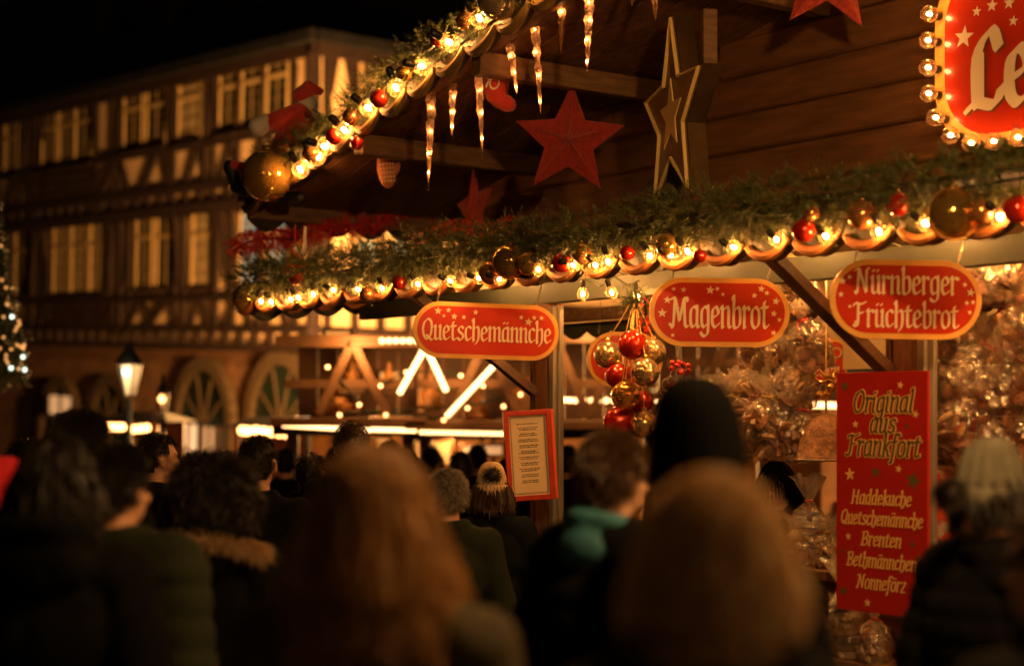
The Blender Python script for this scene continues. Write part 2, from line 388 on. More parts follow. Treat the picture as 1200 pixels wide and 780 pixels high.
# roof underside planks (run with the rake)
mb = SM()
for a, b in ((SL, SA), (SA, SR)):
    nd = 13
    for i in range(nd):
        d0 = -.02+i*.2; w = .2
        p, q = Vector((a, d0+w/2, zr(a)-.02)), Vector((b, d0+w/2, zr(b)-.02))
        mb.bar(p, q, w-.008, .024, up=(0,0,1))
mb.build('roof_soffit', 'plank', stall)
mb = SM()
for a, b in ((SL-.05, SA), (SA, SR+.05)):
    p, q = Vector((a, 1.3, zr(a)+.03)), Vector((b, 1.3, zr(b)+.03)); mb.bar(p, q, 2.7, .05)
mb.build('roof', 'slate', stall)
for s in (-8.75, -7.48, -6.2, -4.9):
    mb = SM(); mb.box((s, .78, zr(s)-.115), (.10, 1.5, .13)); mb.build('roof_beam', 'beam', stall)
# side eave of the upper roof
mb = SM(); mb.box((SL+.02, 1.3, zr(SL)-.06), (.05, 2.62, .13)); mb.build('eave_board', 'beam', stall)
def scallops(mb, s0, s1, d, zf, per=.29, amp=.085, t=.045, top=.10, ph=0., axis='s', inner=None):
    n = max(1, round((s1-s0)/per)); per = (s1-s0)/n
    for i in range(n):
        a = s0+i*per; pts = []
        for k in range(9):
            x = a+per*k/8; pts.append((x, zf(x)-amp*math.sin(math.pi*k/8)))
        for k in range(8, -1, -1):
            x = a+per*k/8; pts.append((x, zf(x)+top))
        vs0 = [((x, d, z) if axis == 's' else (d, x, z)) for x, z in pts]
        vs1 = [((x, d+t, z) if axis == 's' else (d+t, x, z)) for x, z in pts]
        m = len(pts); mb.add(vs0+vs1, [tuple(range(m)), tuple(range(2*m-1, m-1, -1))]+[(j, j+m, (j+1) % m+m, (j+1) % m) for j in range(m)])
def arcs(mb, s0, s1, d, zf, per=.29, amp=.075, r=.022, phase=0.):
    """raised rounded bead following every scallop: the lit rim"""
    n = max(1, round((s1-s0)/per)); per = (s1-s0)/n
    for i in range(n):
        a = s0+i*per+phase
        pts = []
        for k in range(11):
            t = k/10; x = a+per*(.06+.88*t); pts.append((x, d-.012, zf(x)-amp*math.sin(math.pi*(.1+.9*t))**.8 if k else zf(x)-.3*amp))
        pts = [(p[0], p[1], p[2]) for p in pts]
        mb.tube(pts, [r*(.55+.6*math.sin(math.pi*min(1,(k+1)/11))) for k in range(11)], 8)
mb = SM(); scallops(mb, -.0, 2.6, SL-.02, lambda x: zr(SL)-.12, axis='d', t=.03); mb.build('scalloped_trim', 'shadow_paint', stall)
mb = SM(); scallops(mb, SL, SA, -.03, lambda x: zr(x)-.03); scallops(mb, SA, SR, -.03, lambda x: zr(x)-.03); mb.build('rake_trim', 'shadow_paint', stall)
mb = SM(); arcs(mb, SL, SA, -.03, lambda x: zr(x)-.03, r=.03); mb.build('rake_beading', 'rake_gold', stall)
# gable wall planks
mb = SM(); z = 2.9; hpl = .225; row = 0
while z < 4.65:
    lo = -9.62
    # clip by roof
    def sclip(zz): return max(lo, -7.10+(zz-4.00)/.233)
    a = sclip(z+hpl); b = 2*SA-a
    if b-a > .3:
        cuts = [a]; x = a+1.1+(row*1.37) % 2.2
        while x < b-.4: cuts.append(x); x += 2.9
        cuts.append(b)
        for c0, c1 in zip(cuts, cuts[1:]):
            vs = [(c0+.002, 1.5, z+.003), (c1-.002, 1.5, z+.003), (c1-.002, 1.5-.016, z+.018), (c0+.002, 1.5-.016, z+.018),
                  (c1-.002, 1.5-.016, z+hpl-.018), (c0+.002, 1.5-.016, z+hpl-.018), (c1-.002, 1.505, z+hpl-.001), (c0+.002, 1.505, z+hpl-.001)]
            mb.add(vs, [(0,1,2,3), (3,2,4,5), (5,4,6,7)])
    z += hpl; row += 1
mb.add([(-9.62,1.518,2.85), (.6,1.518,2.85), (.6,1.518,zr(.6)-.03), (SA,1.518,zr(SA)-.03), (-9.62,1.518,zr(-9.62)-.03)], [(0,1,2,3,4)])
# nail heads
for k in range(60):
    mb.sphere((-8.5+k % 12*.6, 1.482, 3.0+(k//12)*hpl+.1), .006, 6, 4)
mb.build('gable_wall', 'plank_wall', stall)
# canopy: sloped slab from the eave to the wall, planked underneath
def zc(d): return 2.62+.25*d
mb = SM()
for i in range(10):
    d0 = .02+i*.152
    mb.bar((SL, d0+.075, zc(d0+.075)-.02), (SR, d0+.075, zc(d0+.075)-.02), .146, .02)
mb.build('canopy_soffit', 'plank', stall)
mb = SM(); T = Matrix.Translation(((SL+SR)/2, .75, zc(.75)+.02)) @ Matrix.Rotation(math.atan(.25), 4, 'X'); mb.box((0,0,0), (SR-SL+.04, 1.60, .04), T); mb.build('canopy_roof', 'slate', stall)
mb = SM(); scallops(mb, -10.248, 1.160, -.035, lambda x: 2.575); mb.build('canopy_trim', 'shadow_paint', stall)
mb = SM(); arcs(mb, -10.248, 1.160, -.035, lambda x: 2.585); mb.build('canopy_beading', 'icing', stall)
mb = SM(); scallops(mb, 0., 1.5, SL+.02, lambda x: 2.50+.1*x, axis='d', t=.03, per=.27, amp=.06); mb.build('side_trim', 'grey_paint', stall)
mb = SM(); scallops(mb, 0.1, 1.6, SL+.22, lambda x: 2.54+.1*x, axis='d', t=.03, per=.27, amp=.06); mb.build('side_trim', 'icing', stall)
# lintel, posts, braces
mb = SM(); mb.box(((SL+SR)/2, .85, 2.545), (SR-SL-.3, .07, .13)); mb.build('lintel', 'grey_paint', stall)
SQ = sz(643, 400, .85)[0]; SN = sz(1068, 400, .85)[0]
for s in (SQ, SN):
    mb = SM(); mb.box((s, .85, (GZ+2.48)/2), (.13, .13, 2.48-GZ)); mb.build('post', 'post', stall)
    mb = SM(); mb.box((s+.115, .80, (GZ+2.46)/2), (.045, .05, 2.46-GZ)); mb.box((s+.155, .82, (GZ+2.46)/2), (.022, .03, 2.46-GZ)); mb.build('shutter_rail', 'pale_metal', stall)
    mb = SM(); mb.bar((s-.07, .80, 1.93 if s == SQ else 1.98), (s-(.32 if s == SQ else .17), -.02, 2.58), .085, .055); mb.build('brace', 'brace', stall)
    mb = SM(); mb.box((s-.085, .86, (GZ+2.48)/2), (.03, .16, 2.48-GZ)); mb.build('post_trim', 'brace', stall)
# back of the stall
mb = SM(); mb.box((-8.4, 1.95, 2.50), (2.1, .06, .09)); mb.build('back_beam', 'beam', stall)
mb = SM(); scallops(mb, -9.5, -7.35, 2.08, lambda x: 2.40, per=.27, amp=.06, t=.02, top=.06); mb.build('back_trim', 'grey_paint', stall)
mb = SM(); mb.box((-8.3, 1.75, 2.86), (2.6, .9, .03)); mb.box((-3.2, 1.75, 2.80), (8.6, .9, .03)); mb.build('ceiling', 'plank', stall)
mb = SM(); mb.box((-3.1, 2.20, 2.44), (8.4, .04, .74)); mb.build('valance_panel', 'cream_panel', stall)
mb = SM()
for i in range(32): mb.box((-5.15+i*.2, 2.25, 1.05), (.195, .03, 2.1)); 
mb.build('back_wall', 'plank', stall)
mb = SM(); mb.box((-3.4, 2.23, .30+GZ), (8.8, .05, 2.0)); mb.build('back_base', 'plank', stall)
# counter: main top and a lower display step
mb = SM(); mb.box((-3.3, 1.0, 1.0), (8.8, .62, .05)); mb.box((-3.3, .62, .62), (8.8, .30, .04)); mb.build('counter_top', 'post', stall)
mb = SM(); 
for i in range(44): mb.box((-7.6+i*.2, .48, .12), (.194, .04, .96))
mb.box((-3.3, .73, .80), (8.8, .03, .36)); mb.build('counter_front', 'plank', stall)
# far rear posts that carry the roof
for s, d in ((-9.9, 2.5), (.9, 2.5), (.9, .85)):
    mb = SM(); mb.box((s, d, (GZ+2.48)/2), (.14, .14, 2.48-GZ)); mb.build('post', 'post', stall)
mb = SM(); mb.box((-9.9, 2.5, 3.0), (.12, .12, 1.1)); mb.box((.9, 2.5, 3.0), (.12, .12, 1.1)); mb.build('roof_strut', 'beam', stall)
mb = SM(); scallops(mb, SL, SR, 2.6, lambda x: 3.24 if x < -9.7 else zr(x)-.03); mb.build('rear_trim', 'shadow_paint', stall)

# ================================================================ GARLANDS
def needles(mb, path, rad, n, rg, nl=.038, spread=.9, twig=.11, w=.0016, per=26, squash=1.0, up=0.):
    path = [Vector(p) for p in path]; seg = [(path[i+1]-path[i]).length for i in range(len(path)-1)]; tot = sum(seg)
    for k in range(n):
        t = rg.random()*tot; i = 0
        while i < len(seg)-1 and t > seg[i]: t -= seg[i]; i += 1
        d = (path[i+1]-path[i]).normalized(); c = path[i]+d*t
        a = rg.random()*2*math.pi; x = d.orthogonal().normalized(); y = d.cross(x)
        o = x*math.cos(a)+y*math.sin(a); 
        rr = rad*math.sqrt(rg.random())*.7; c = c+o*rr; c.z += up*rg.random()
        dr = (o*(.4+rg.random()) + d*rg.uniform(-1,1) + Vector((rg.uniform(-.4,.4), rg.uniform(-.4,.4), rg.uniform(-.5,.3)))).normalized()
        L = twig*rg.uniform(.6,1.25)
        ex = dr.orthogonal().normalized(); ey = dr.cross(ex)
        for q in range(per):
            u = q/per; b = c+dr*(L*u); b.z -= .015*u*u
            an = q*2.4+rg.random(); od = (ex*math.cos(an)+ey*math.sin(an)); nd = (od*spread+dr*.75).normalized()
            ln = nl*rg.uniform(.7,1.15)*(1-.45*u); sd = nd.cross(dr).normalized()*w
            m = len(mb.v); mb.v += [mb.M @ (b-sd), mb.M @ (b+sd), mb.M @ (b+nd*ln)]; mb.f.append((m, m+1, m+2))
def garland(name, path, rad, n, label, seed, m='fir', extra=None, **kw):
    root = thing(name, path[0], 0, label, 'garland'); mb = MB(); mb.M = Matrix.Translation(-Vector(path[0]))
    needles(mb, path, rad, n, random.Random(seed), **kw)
    if extra: needles(mb, *extra[:3], random.Random(seed+90), **extra[3])
    mb.build('needles' if m == 'fir' else 'strands', m, root)
    mb = MB(); mb.M = Matrix.Translation(-Vector(path[0])); mb.tube(path, .008, 6); mb.build('core_wire', 'wire', root)
    return root
fr = [W(s, -.105, 2.638+.01*math.sin(s*9)) for s in [SL+i*.15 for i in range(61)]]
low = [W(s, -.04+.04*math.sin(s*5), 2.695+.02*math.sin(s*3.1)) for s in [SL-.02+i*.15 for i in range(61)]]
rakep = [W(s, -.05+.02*math.sin(s*4), zr(s)+.09+.01*math.sin(s*7)) for s in [SL-.02+i*.15 for i in range(38)]]
garland('fir_garland', low, .135, 3600, 'thick green fir garland lying along the lower canopy edge above the hanging signs', 3, up=.08, nl=.043, w=.0021, extra=(fr, .045, 1300, dict(nl=.026, twig=.06, per=20)))
garland('fir_garland', rakep, .12, 2000, 'green fir garland climbing the sloping roof edge beside the icicles', 4, extra=([W(s, -.10, zr(s)+.025) for s in [SL+.1+i*.15 for i in range(38)]], .045, 750, dict(nl=.026, twig=.06, per=20)))
sidep = [W(SL+.06, d, zc(d)+.12+.02*math.sin(9*d)) for d in [i*.1 for i in range(16)]]
garland('fir_garland', sidep, .09, 300, 'dark fir garland on the short side edge of the canopy under the red tinsel', 5)
tins = [W(SL+.0-.12*(d < .3), d, zc(d)+.36+.03*math.sin(11*d)) for d in [-.05+i*.1 for i in range(17)]]
garland('tinsel_garland', tins, .10, 2600, 'shaggy red metallic tinsel on the side edge of the canopy', 6, m='tinsel', nl=.03, per=14, twig=.045, w=.002)
tins2 = [W(s, .75, zc(.75)+.20+.03*math.sin(7*s)) for s in [-9.2+i*.1 for i in range(12)]]
garland('tinsel_garland', tins2, .05, 500, 'dark red tinsel trailing over the canopy roof behind the fir garland', 8, m='tinsel', nl=.024, per=14, twig=.035, w=.0016)

# ================================================================ BULBS ON STRINGS
def bulb_mesh():
    g = MB(); g.lathe([(.001,-.036), (.018,-.032), (.030,-.018), (.0345,0), (.031,.018), (.020,.032), (.013,.040)], 16)
    c = MB(); c.sphere((0,0,.002), (.0095,.0095,.014), 8, 6)
    k = MB(); k.lathe([(.014,.038), (.0155,.045), (.0155,.078), (.011,.084)], 10)
    return g, c, k
BULB = {}
def bulb(parent, loc, rot, scale=1., core=None):
    """bulb child of a string, with socket and glowing filament as sub-parts"""
    if not BULB:
        g, c, k = bulb_mesh()
        a = g.build('bulb', 'bulb_glass', None, True); b = c.build('filament', 'core', a, True); s = k.build('socket', 'socket', a, True)
        BULB['o'] = (a, b, s); first = True
    a, b, s = BULB['o']
    if a.parent is None: A = a
    else:
        A = a.copy(); COL.objects.link(A)
        for q in (b, s):
            Q = q.copy(); COL.objects.link(Q); Q.parent = A
            if core and q is b:
                if core not in BULB: d_ = b.data.copy(); d_.materials[0] = M[core]; BULB[core] = d_
                Q.data = BULB[core]
    A.parent = parent; A.location = loc; A.rotation_euler = rot; A.scale = (scale,)*3
    return A
def light_string(label, pts, group='strings of clear bulbs on the stall', sc=1., rot=(0,0,0), jitter=.0, base=None, core=None):
    base = base or pts[0]; root = thing('string_light', base, TH, label, 'string light', group)
    inv = Matrix.Rotation(-TH, 4, 'Z'); rg = random.Random(len(pts)); loc = [inv @ (Vector(p)-Vector(base)) for p in pts]
    mb = MB(); wp = []
    for i, p in enumerate(loc):
        wp.append(p+Vector((rg.uniform(-.01,.01),.02,(.085+rg.uniform(-.01,.01))*sc)))
        if i < len(loc)-1: wp.append((p+loc[i+1])/2+Vector((0,.02,(.055-rg.uniform(0,.04))*sc)))
    mb.tube(wp, .004, 5); mb.build('cable', 'wire', root)
    for p in loc: bulb(root, p, (rot[0]+rg.uniform(-.5,.5), rot[1]+rg.uniform(-.6,.6), 0), sc, core)
    return root
rg = random.Random(11)
lowx = [(306,353),(318,354),(341,351),(350,349),(367,345),(391,340),(420,339),(448,338),(490,333),(528,329),(562,326),(585,327),(631,316),(672,311),(698,311),(713,307),(762,300),(786,299),(806,295),(860,290),(910,281),(968,277),(1030,272),(1085,262),(1172,255),(1230,240),(1300,232)]
pts = [W(*(lambda q: (q[0], -.10, q[1]))(sz(x, y, -.10))) for x, y in lowx]
light_string('long string of glowing clear bulbs along the lower canopy edge', pts, rot=(R(50),0,0))
rkx = [(352,199),(372,184),(381,172),(404,153),(432,127),(464,103),(495,78),(527,50),(562,22),(597,-6),(632,-34),(668,-62)]
pts = [W(*(lambda q: (q[0], -.09, q[1]))(sz(x, y, -.09))) for x, y in rkx]
light_string('string of glowing bulbs climbing the sloping roof edge', pts, rot=(R(60),0,0), sc=1.6)
inx = [(683,345,.60),(717,343,.60),(748,348,.75)]
light_string('three bulbs hanging under the canopy behind the post', [P(x, y, W(0,0,0).y*0+ (K+d)/(DY+DX*(x-600)/F)) for x, y, d in inx], rot=(0,0,0), sc=1.05)
pts = [W(-7.4+i*.42, .99, 2.57) for i in range(17)]
light_string('row of bulbs under the stall ceiling above the hanging gingerbread bags', pts, sc=1., core='core_hot')
pts = [W(-8.6+i*.42, .30+.3*(i % 2), 2.67) for i in range(17)]
light_string('row of bulbs under the canopy just in front of the lintel', pts, sc=1., core='core_hot')

# ================================================================ BAUBLES
def bauble(x, y, d, rpx, m, label, hoop=False, cat='bauble', group='baubles on the garlands', Y=None, cap=True, rz=0.):
    if Y is None: Y = (K+d)/(DY+DX*(x-600)/F)
    c = P(x, y, Y); r = rpx/F*Y
    root = thing('bauble', c, rz, label, cat, group)
    mb = MB(); mb.sphere((0,0,0), r, 32, 20); mb.build('ball', m, root, True)
    mb = MB(); mb.lathe([(r*.20,r*.95), (r*.20,r*1.14), (r*.14,r*1.18)], 12); mb.tube([(r*.10*math.cos(a), 0, r*(1.24+.10*math.sin(a))) for a in [i*math.pi/5 for i in range(10)]], r*.022, 5, closed=True)
    mb.build('cap', 'gold', root, True)
    if hoop:
        mb = MB()
        for i in range(44):
            a = 2*math.pi*i/44; mb.sphere((r*1.03*math.sin(a)*.92, -r*.18+r*.40*math.cos(a)*.5, r*1.03*math.cos(a)), r*.062, 8, 6)
        mb.build('glitter_hoop', 'gold_glitter', root, True)
    return root
bauble(313, 206, -.16, 30, 'gold', 'large mirror-gold ball at the lower end of the sloping roof edge', hoop=False)
bauble(289, 350, -.02, 17, 'gold', 'gold ball at the far end of the lower canopy edge')
bauble(597, 307, -.12, 20, 'dark_mirror', 'dark mirrored ball with a beaded gold hoop over the first sign', hoop=True)
bauble(1116, 251, -.14, 30, 'dark_mirror', 'big dark mirrored ball with beaded gold hoop above the two-line sign', hoop=True)
bl = [(348,326,9,'red_glass','red ball under the small red felt hat on the lower garland'),(430,345,9,'copper_ball','copper ball among the bulbs left of the first sign'),
 (468,330,9,'red_glass','red ball half buried in fir above the left end of the first sign'),(575,320,14,'copper_ball','copper ball beside the small hooped mirror ball'),(620,309,14,'gold','gold ball on the right of the small hooped mirror ball'),
 (658,308,12,'red_glass','red ball above the top of the post on the lower garland'),(682,297,12,'copper_ball','copper ball next to the red ball above the post'),
 (781,287,13,'gold','gold ball above the left half of the middle sign'),(942,270,14,'red_glass','red ball above the wooden brace'),(951,250,9,'copper_ball','small copper ball resting on top of the red ball over the brace'),
 (1010,252,17,'copper_ball','copper ball over the left end of the two-line sign'),(1053,240,14,'red_glass','red ball between the copper ball and the hooped mirror ball'),
 (1150,248,15,'copper_ball','copper ball on the right of the big hooped mirror ball'),(1192,245,17,'red_glass','red ball at the right edge of the lower garland'),
 (820,300,8,'red_glass','small red ball over the middle of the middle sign'),(735,296,9,'red_glass','small red ball left of the gold ball over the middle sign')]
for x, y, r, m, lb in bl: bauble(x, y, -.12, r, m, lb, rz=x)
rk = [(365,180,11,'copper_ball','small copper ball just above the large gold ball'),(391,160,10,'red_glass','red ball low on the sloping roof edge'),
 (411,137,10,'copper_ball','copper ball between two bulbs low on the slope'),(444,116,11,'red_glass','red ball halfway up the sloping roof edge'),(418,168,8,'red_glass','small red ball above the cream mitten'),
 (474,86,10,'gold','gold ball on the upper half of the slope'),(513,47,9,'red_glass','red ball near the top bulbs of the slope'),(545,25,11,'copper_ball','copper ball at the top of the visible slope'),
 (585,-2,26,'silver_gold','big pale gold ball at the top of the sloping garland')]
for x, y, r, m, lb in rk: bauble(x, y, -.11, r, m, lb, rz=x)
# beaded clusters hanging inside
def cords(name, pairs, r, m, label, cat, par=None):
    mb = MB()
    base = Vector(pairs[0][0])
    for a, b in pairs:
        a, b = Vector(a)-base, Vector(b)-base; mb.tube([a, (a+b)/2+Vector((0,0,-.01)), b], r, 5)
    if par: return mb.build(name, m, par)
    o = mb.build(name, m); o.location = base; return tag(o, label, cat)
cl = [(712,415,.95,14,'silver_gold','pale gold ball at the upper left of the hanging ball cluster'),(741,404,.85,15,'red_glass','red ball at the very top of the hanging ball cluster'),
 (765,412,1.0,14,'silver_gold','pale gold ball at the upper right of the hanging ball cluster'),(724,440,.95,13,'red_glass','red ball below the upper left ball of the cluster'),
 (756,436,.85,15,'silver_gold','bright gold ball in the middle right of the cluster'),(733,463,.85,15,'gold','deep gold ball in the middle of the cluster'),
 (752,471,1.0,12,'red_glass','red ball tucked behind the deep gold ball of the cluster'),(725,494,.9,16,'red_glass','red ball at the bottom left of the cluster'),
 (755,496,.95,14,'silver_gold','pale gold ball at the bottom right of the cluster'),(739,480,1.05,12,'copper_ball','copper ball near the bottom of the cluster')]
top = None; prs = []
for x, y, d, r, m, lb in cl:
    b = bauble(x, y, d, r*1.14, m, lb, group='balls of the hanging cluster', rz=x)
    prs.append(((W(*(lambda q: (q[0], .9, q[1]))(sz(744, 345, .9)))), b.location+Vector((0,0,r/F*9.5*1.2))))
cords('ribbon_cord', prs, .003, 'letter_gold', 'thin gold cords carrying the cluster of balls', 'cord')
# ================================================================ ICICLE LIGHTS
def Yd(x, d): return (K+d)/(DY+DX*(x-600)/F)
ic = [(506,100,216,.15,'long straight icicle light hanging furthest down the slope'),(531,78,158,.2,'short icicle light second up the slope'),
 (559,52,178,.12,'long icicle light with a hook below its tip beside the red stocking'),(594,27,112,.18,'slanting icicle light in front of the red stocking'),
 (626,4,134,.2,'thick icicle light above the left arm of the hanging red star'),(659,-22,63,.2,'short icicle light above the tip of the hanging red star'),
 (691,-20,84,.15,'icicle light above the right arm of the hanging red star'),(742,-40,7,.2,'icicle light whose tip alone enters at the top'),
 (767,-36,24,.2,'icicle light at the top beside the star lightbox')]
for i, (x, y0, y1, d, lb) in enumerate(ic):
    Y = Yd(x, d); a, b = P(x, y0, Y), P(x, y1, Y); rg = random.Random(i)
    H = a.z-b.z; root = thing('icicle_light', a, TH+i, lb, 'icicle light', 'icicle lights under the sloping roof edge', rot=(R(3*math.sin(i*2)), R(8) if i == 3 else R(2*math.cos(i*3)), i))
    mb = MB(); n = 26; prof = []; r0 = .029
    for k in range(n+1):
        t = k/n; r = r0*(1-t)**.75*(1+.16*math.sin(k*1.9+i)+.10*rg.uniform(-1,1))+.002
        prof.append((r, -H*t))
    prof = [(.002,.0)]+[(r, z) for r, z in prof[0:]]
    mb.lathe([(.012,.02)]+prof[1:], 11, wob=lambda k, a, i=i: 1+.16*math.sin(3*a+k*.9+i)+.1*math.sin(5*a-k*.6))
    mb.build('ice_tube', 'icicle_glass', root, False)
    mb = MB(); mb.lathe([(.006,.04),(.014,.03),(.015,.0),(.012,-.01)], 10); mb.tube([(0,0,.035),(0,0,.12)], .0015, 5); mb.build('cap', 'pale_metal', root, True)
    for k in range(4 if H > .4 else 2):
        z = -H*(.2+.22*k+.05*rg.random()); mb = MB(); mb.sphere((.006*math.sin(k*2), -.004, z), (.0045,.0045,.006), 8, 6); mb.build('led', 'led', root)
    if i in (0, 2):
        mb = MB(); mb.tube([(0,0,-H), (0,0,-H-.012), (.012,0,-H-.026), (.004,0,-H-.036), (-.012,0,-H-.03)], .0022, 5); mb.build('hook', 'pale_metal', root)

# ================================================================ STARS
def pad_star(x, y, d, rad, ang, tilt, label, m='star_fabric', depth=.35, Y=None):
    c = P(x, y, Y or Yd(x, d)); root = thing('fabric_star', c, ang, label, 'star', 'red fabric stars under the roof', rot=(0, tilt, ang))
    mb = MB(); ol = star2(0, 0, rad, 0, .45); sub = []
    n = len(ol)
    for sgn in (-1, 1):
        rings = []
        for t, h in ((1, 0), (.97,.10), (.8,.20), (.5,.45), (.22,.75), (0,1)):
            if t == 0: rings.append([(0, sgn*h*depth*rad*.5, 0)])
            else:
                ring = []
                for i, (px, pz) in enumerate(ol):
                    qx, qz = ol[(i+1) % n]
                    for k in range(3):
                        u = k/3; X, Z = px+(qx-px)*u, pz+(qz-pz)*u
                        rim = 0 if t == 1 else h*(1.0 if (i % 2 == 0 and k == 0) else .62 if (i % 2 == 1 and k == 0) else .8)
                        nz = noise.noise(Vector((X*14, Z*14, t*5)))*.006
                        ring.append((X*t, sgn*(rim*depth*rad*.5+nz), Z*t))
                rings.append(ring)
        b = len(mb.v); idx = []
        for r_ in rings: idx.append([len(mb.v)+j for j in range(len(r_))]); mb.v += [Vector(v) for v in r_]
        m_ = 3*n
        for a_, b_ in zip(idx, idx[1:]):
            for j in range(m_):
                if len(b_) == 1: mb.f.append((a_[j], a_[(j+1) % m_], b_[0]))
                else: mb.f.append((a_[j], a_[(j+1) % m_], b_[(j+1) % m_], b_[j]))
    mb.build('star_body', m, root)
    mb = MB(); mb.tube([(0,0,rad*.97), (.004,0,rad*1.06), (-.004,0,rad*1.12), (0,0,rad*1.5)], .003, 6); mb.build('hanger', 'chain', root)
    return root
pad_star(667, 165, .75, .345, R(-4), R(3), 'large red fabric star hanging at the middle of the roof overhang')
pad_star(556, 247, 1.2, .33, R(-66), R(-4), 'dark red fabric star seen nearly edge-on above the small hooped ball')
pad_star(971, -33, .9, .33, R(8), R(3), 'orange-lit red fabric star cut off by the top beside the round-cornered bulb sign')
# star lightbox standing off the gable
c = P(790, 136, 8.75); root = thing('star_lightbox', c, R(-79), 'deep wooden star box with yellow outlined face, seen nearly edge-on by the gable wall', 'star sign')
R0 = .56
mb = MB(); mb.prism(star2(0, 0, R0, 0, .44), .10, z0=0.0); mb.build('box', 'gold', root)
M['gold_box'] = None; mat('gold_box', (.16,.10,.035), .35, metal=.6, bump=.4, bscale=30, var=.3); root.children[0].data.materials[0] = M['gold_box']
mb = MB(); mb.prism(star2(0, 0, R0*.965, 0, .44), .01, z0=-.012); mb.build('face', 'star_face', root)
mb = MB(); a = star2(0, 0, R0*.93, 0, .44); mb.tube([(x, -.02, z) for x, z in a], .013, 6, closed=True); mb.build('outline', 'star_line', root)
mb = MB(); mb.prism(star2(0, 0, R0*.36, 0, .42), .008, z0=-.024); mb.build('inner_star', 'star_line', root)
mb = MB(); mb.box((.12,.155,.40), (.07,.08,.30)); mb.build('mounting_block', 'beam', root)

# ================================================================ HANGING SIGNS
def pill_sign(x, y, Y, w, h, psi, lines, stars, label, seed, roll=0., chains=(.34, .34), back_text=False):
    c = P(x, y, Y); root = thing('hanging_sign', c, psi, label, 'sign', 'round-ended red signs hanging from the canopy', rot=(0, roll, psi))
    mb = MB(); mb.prism(pill(w, h), .020, z0=-.010); mb.build('rim_board', 'sign_rim', root)
    mb = MB(); mb.prism(pill(w-.05, h-.05), .006, z0=-.0125); mb.build('red_face', 'sign_red', root)
    mb = MB()
    for (t, cz, xh, tw) in lines: lettering(mb, t, 0, cz, xh, tw, y=-.0145)
    mb.build('lettering', 'letter', root)
    mb = MB()
    for sx, sz_, r in stars: mb.flat(star2(sx*w, sz_*h, r*1.5, .2*sx+.1), -.0145)
    mb.build('star_pattern', 'letter', root)
    for q in (-1, 1):
        mb = MB(); z0 = h/2-.012; top = 2.58-c.z
        chain_pts((q*w*chains[0], -.004, z0), (q*w*(chains[0]+(.04 if q > 0 else -.03)), 0, top), mb); mb.build('chain', 'chain', root)
    return root
st_q = [(-.335,.33,.016),(-.265,.35,.011),(-.225,.24,.014),(-.16,.235,.010),(-.295,.245,.008),(-.08,.33,.012),(.235,.27,.011),(.285,.19,.017),(.325,.27,.011),(.375,.27,.011)]
pill_sign(570, 388, 9.35, .862, .322, R(14), [('Quetschemännche', -.056, .079, .765)], st_q, 'red sign reading Quetschemännche in pale lettering with a yellow rim', 1, roll=R(1.3))
st_m = [(-.41,-.02,.017),(-.375,.17,.014),(-.355,-.18,.008),(-.33,.33,.009),(-.26,.32,.011),(-.30,.05,.008),(-.335,-.34,.009),(-.07,.32,.016),(-.02,.34,.009),(.02,.26,.008),
        (.245,.25,.011),(.295,.35,.013),(.335,.29,.010),(.40,.17,.014),(.385,-.01,.012),(.425,-.10,.009),(.385,-.29,.011)]
pill_sign(843, 366, 8.15, .715, .345, R(5), [('Magenbrot', -.075, .102, .50)], st_m, 'red sign reading Magenbrot in pale lettering with a yellow rim', 2, roll=R(.4))
st_n = [(-.42,.22,.012),(-.375,.27,.009),(-.43,.05,.010),(-.37,-.10,.007),(-.31,.36,.009),(.34,.27,.007),(.385,.20,.009),(.425,.10,.014),(.40,-.03,.009),(.44,-.02,.008),(.42,-.15,.008),(-.33,-.30,.008)]
pill_sign(1061, 351, 7.30, .692, .355, R(3), [('Nürnberger', .026, .076, .47), ('Früchtebrot', -.124, .074, .48)], st_n, 'red sign reading Nürnberger Früchtebrot on two lines', 3, roll=R(.8))
rs = pill_sign(732, 421, 10.6, .50, .36, R(4), [('Brenten', -.04, .10, .36)], [(-.3,.25,.012),(.3,.25,.012),(.36,-.1,.01)], 'red sign hanging behind the ball cluster, mostly hidden', 4)
# small round-cornered sign on the back panel
c = P(969, 424, Yd(969, 2.12)); root = thing('wall_sign', c, R(-6), 'small red sign with cut-off words seen between the bags and the banner', 'sign')
mb = MB(); mb.prism(pill(.24, .27, .07), .02, z0=-.01); mb.build('rim_board', 'sign_rim', root)
mb = MB(); mb.prism(pill(.215, .245, .06), .004, z0=-.013); mb.build('red_face', 'sign_red', root)
mb = MB(); lettering(mb, 'ster', -.03, .02, .055, .13, y=-.0145); lettering(mb, 'chen', .0, -.085, .055, .16, y=-.0145); mb.build('lettering', 'letter', root)
mb = MB(); mb.tube([(.055+.03*math.cos(a), -.0155, .055+.03*math.sin(a)) for a in [i*math.pi/8 for i in range(16)]], .007, 5, closed=True); mb.build('round_emblem', 'letter_gold', root)

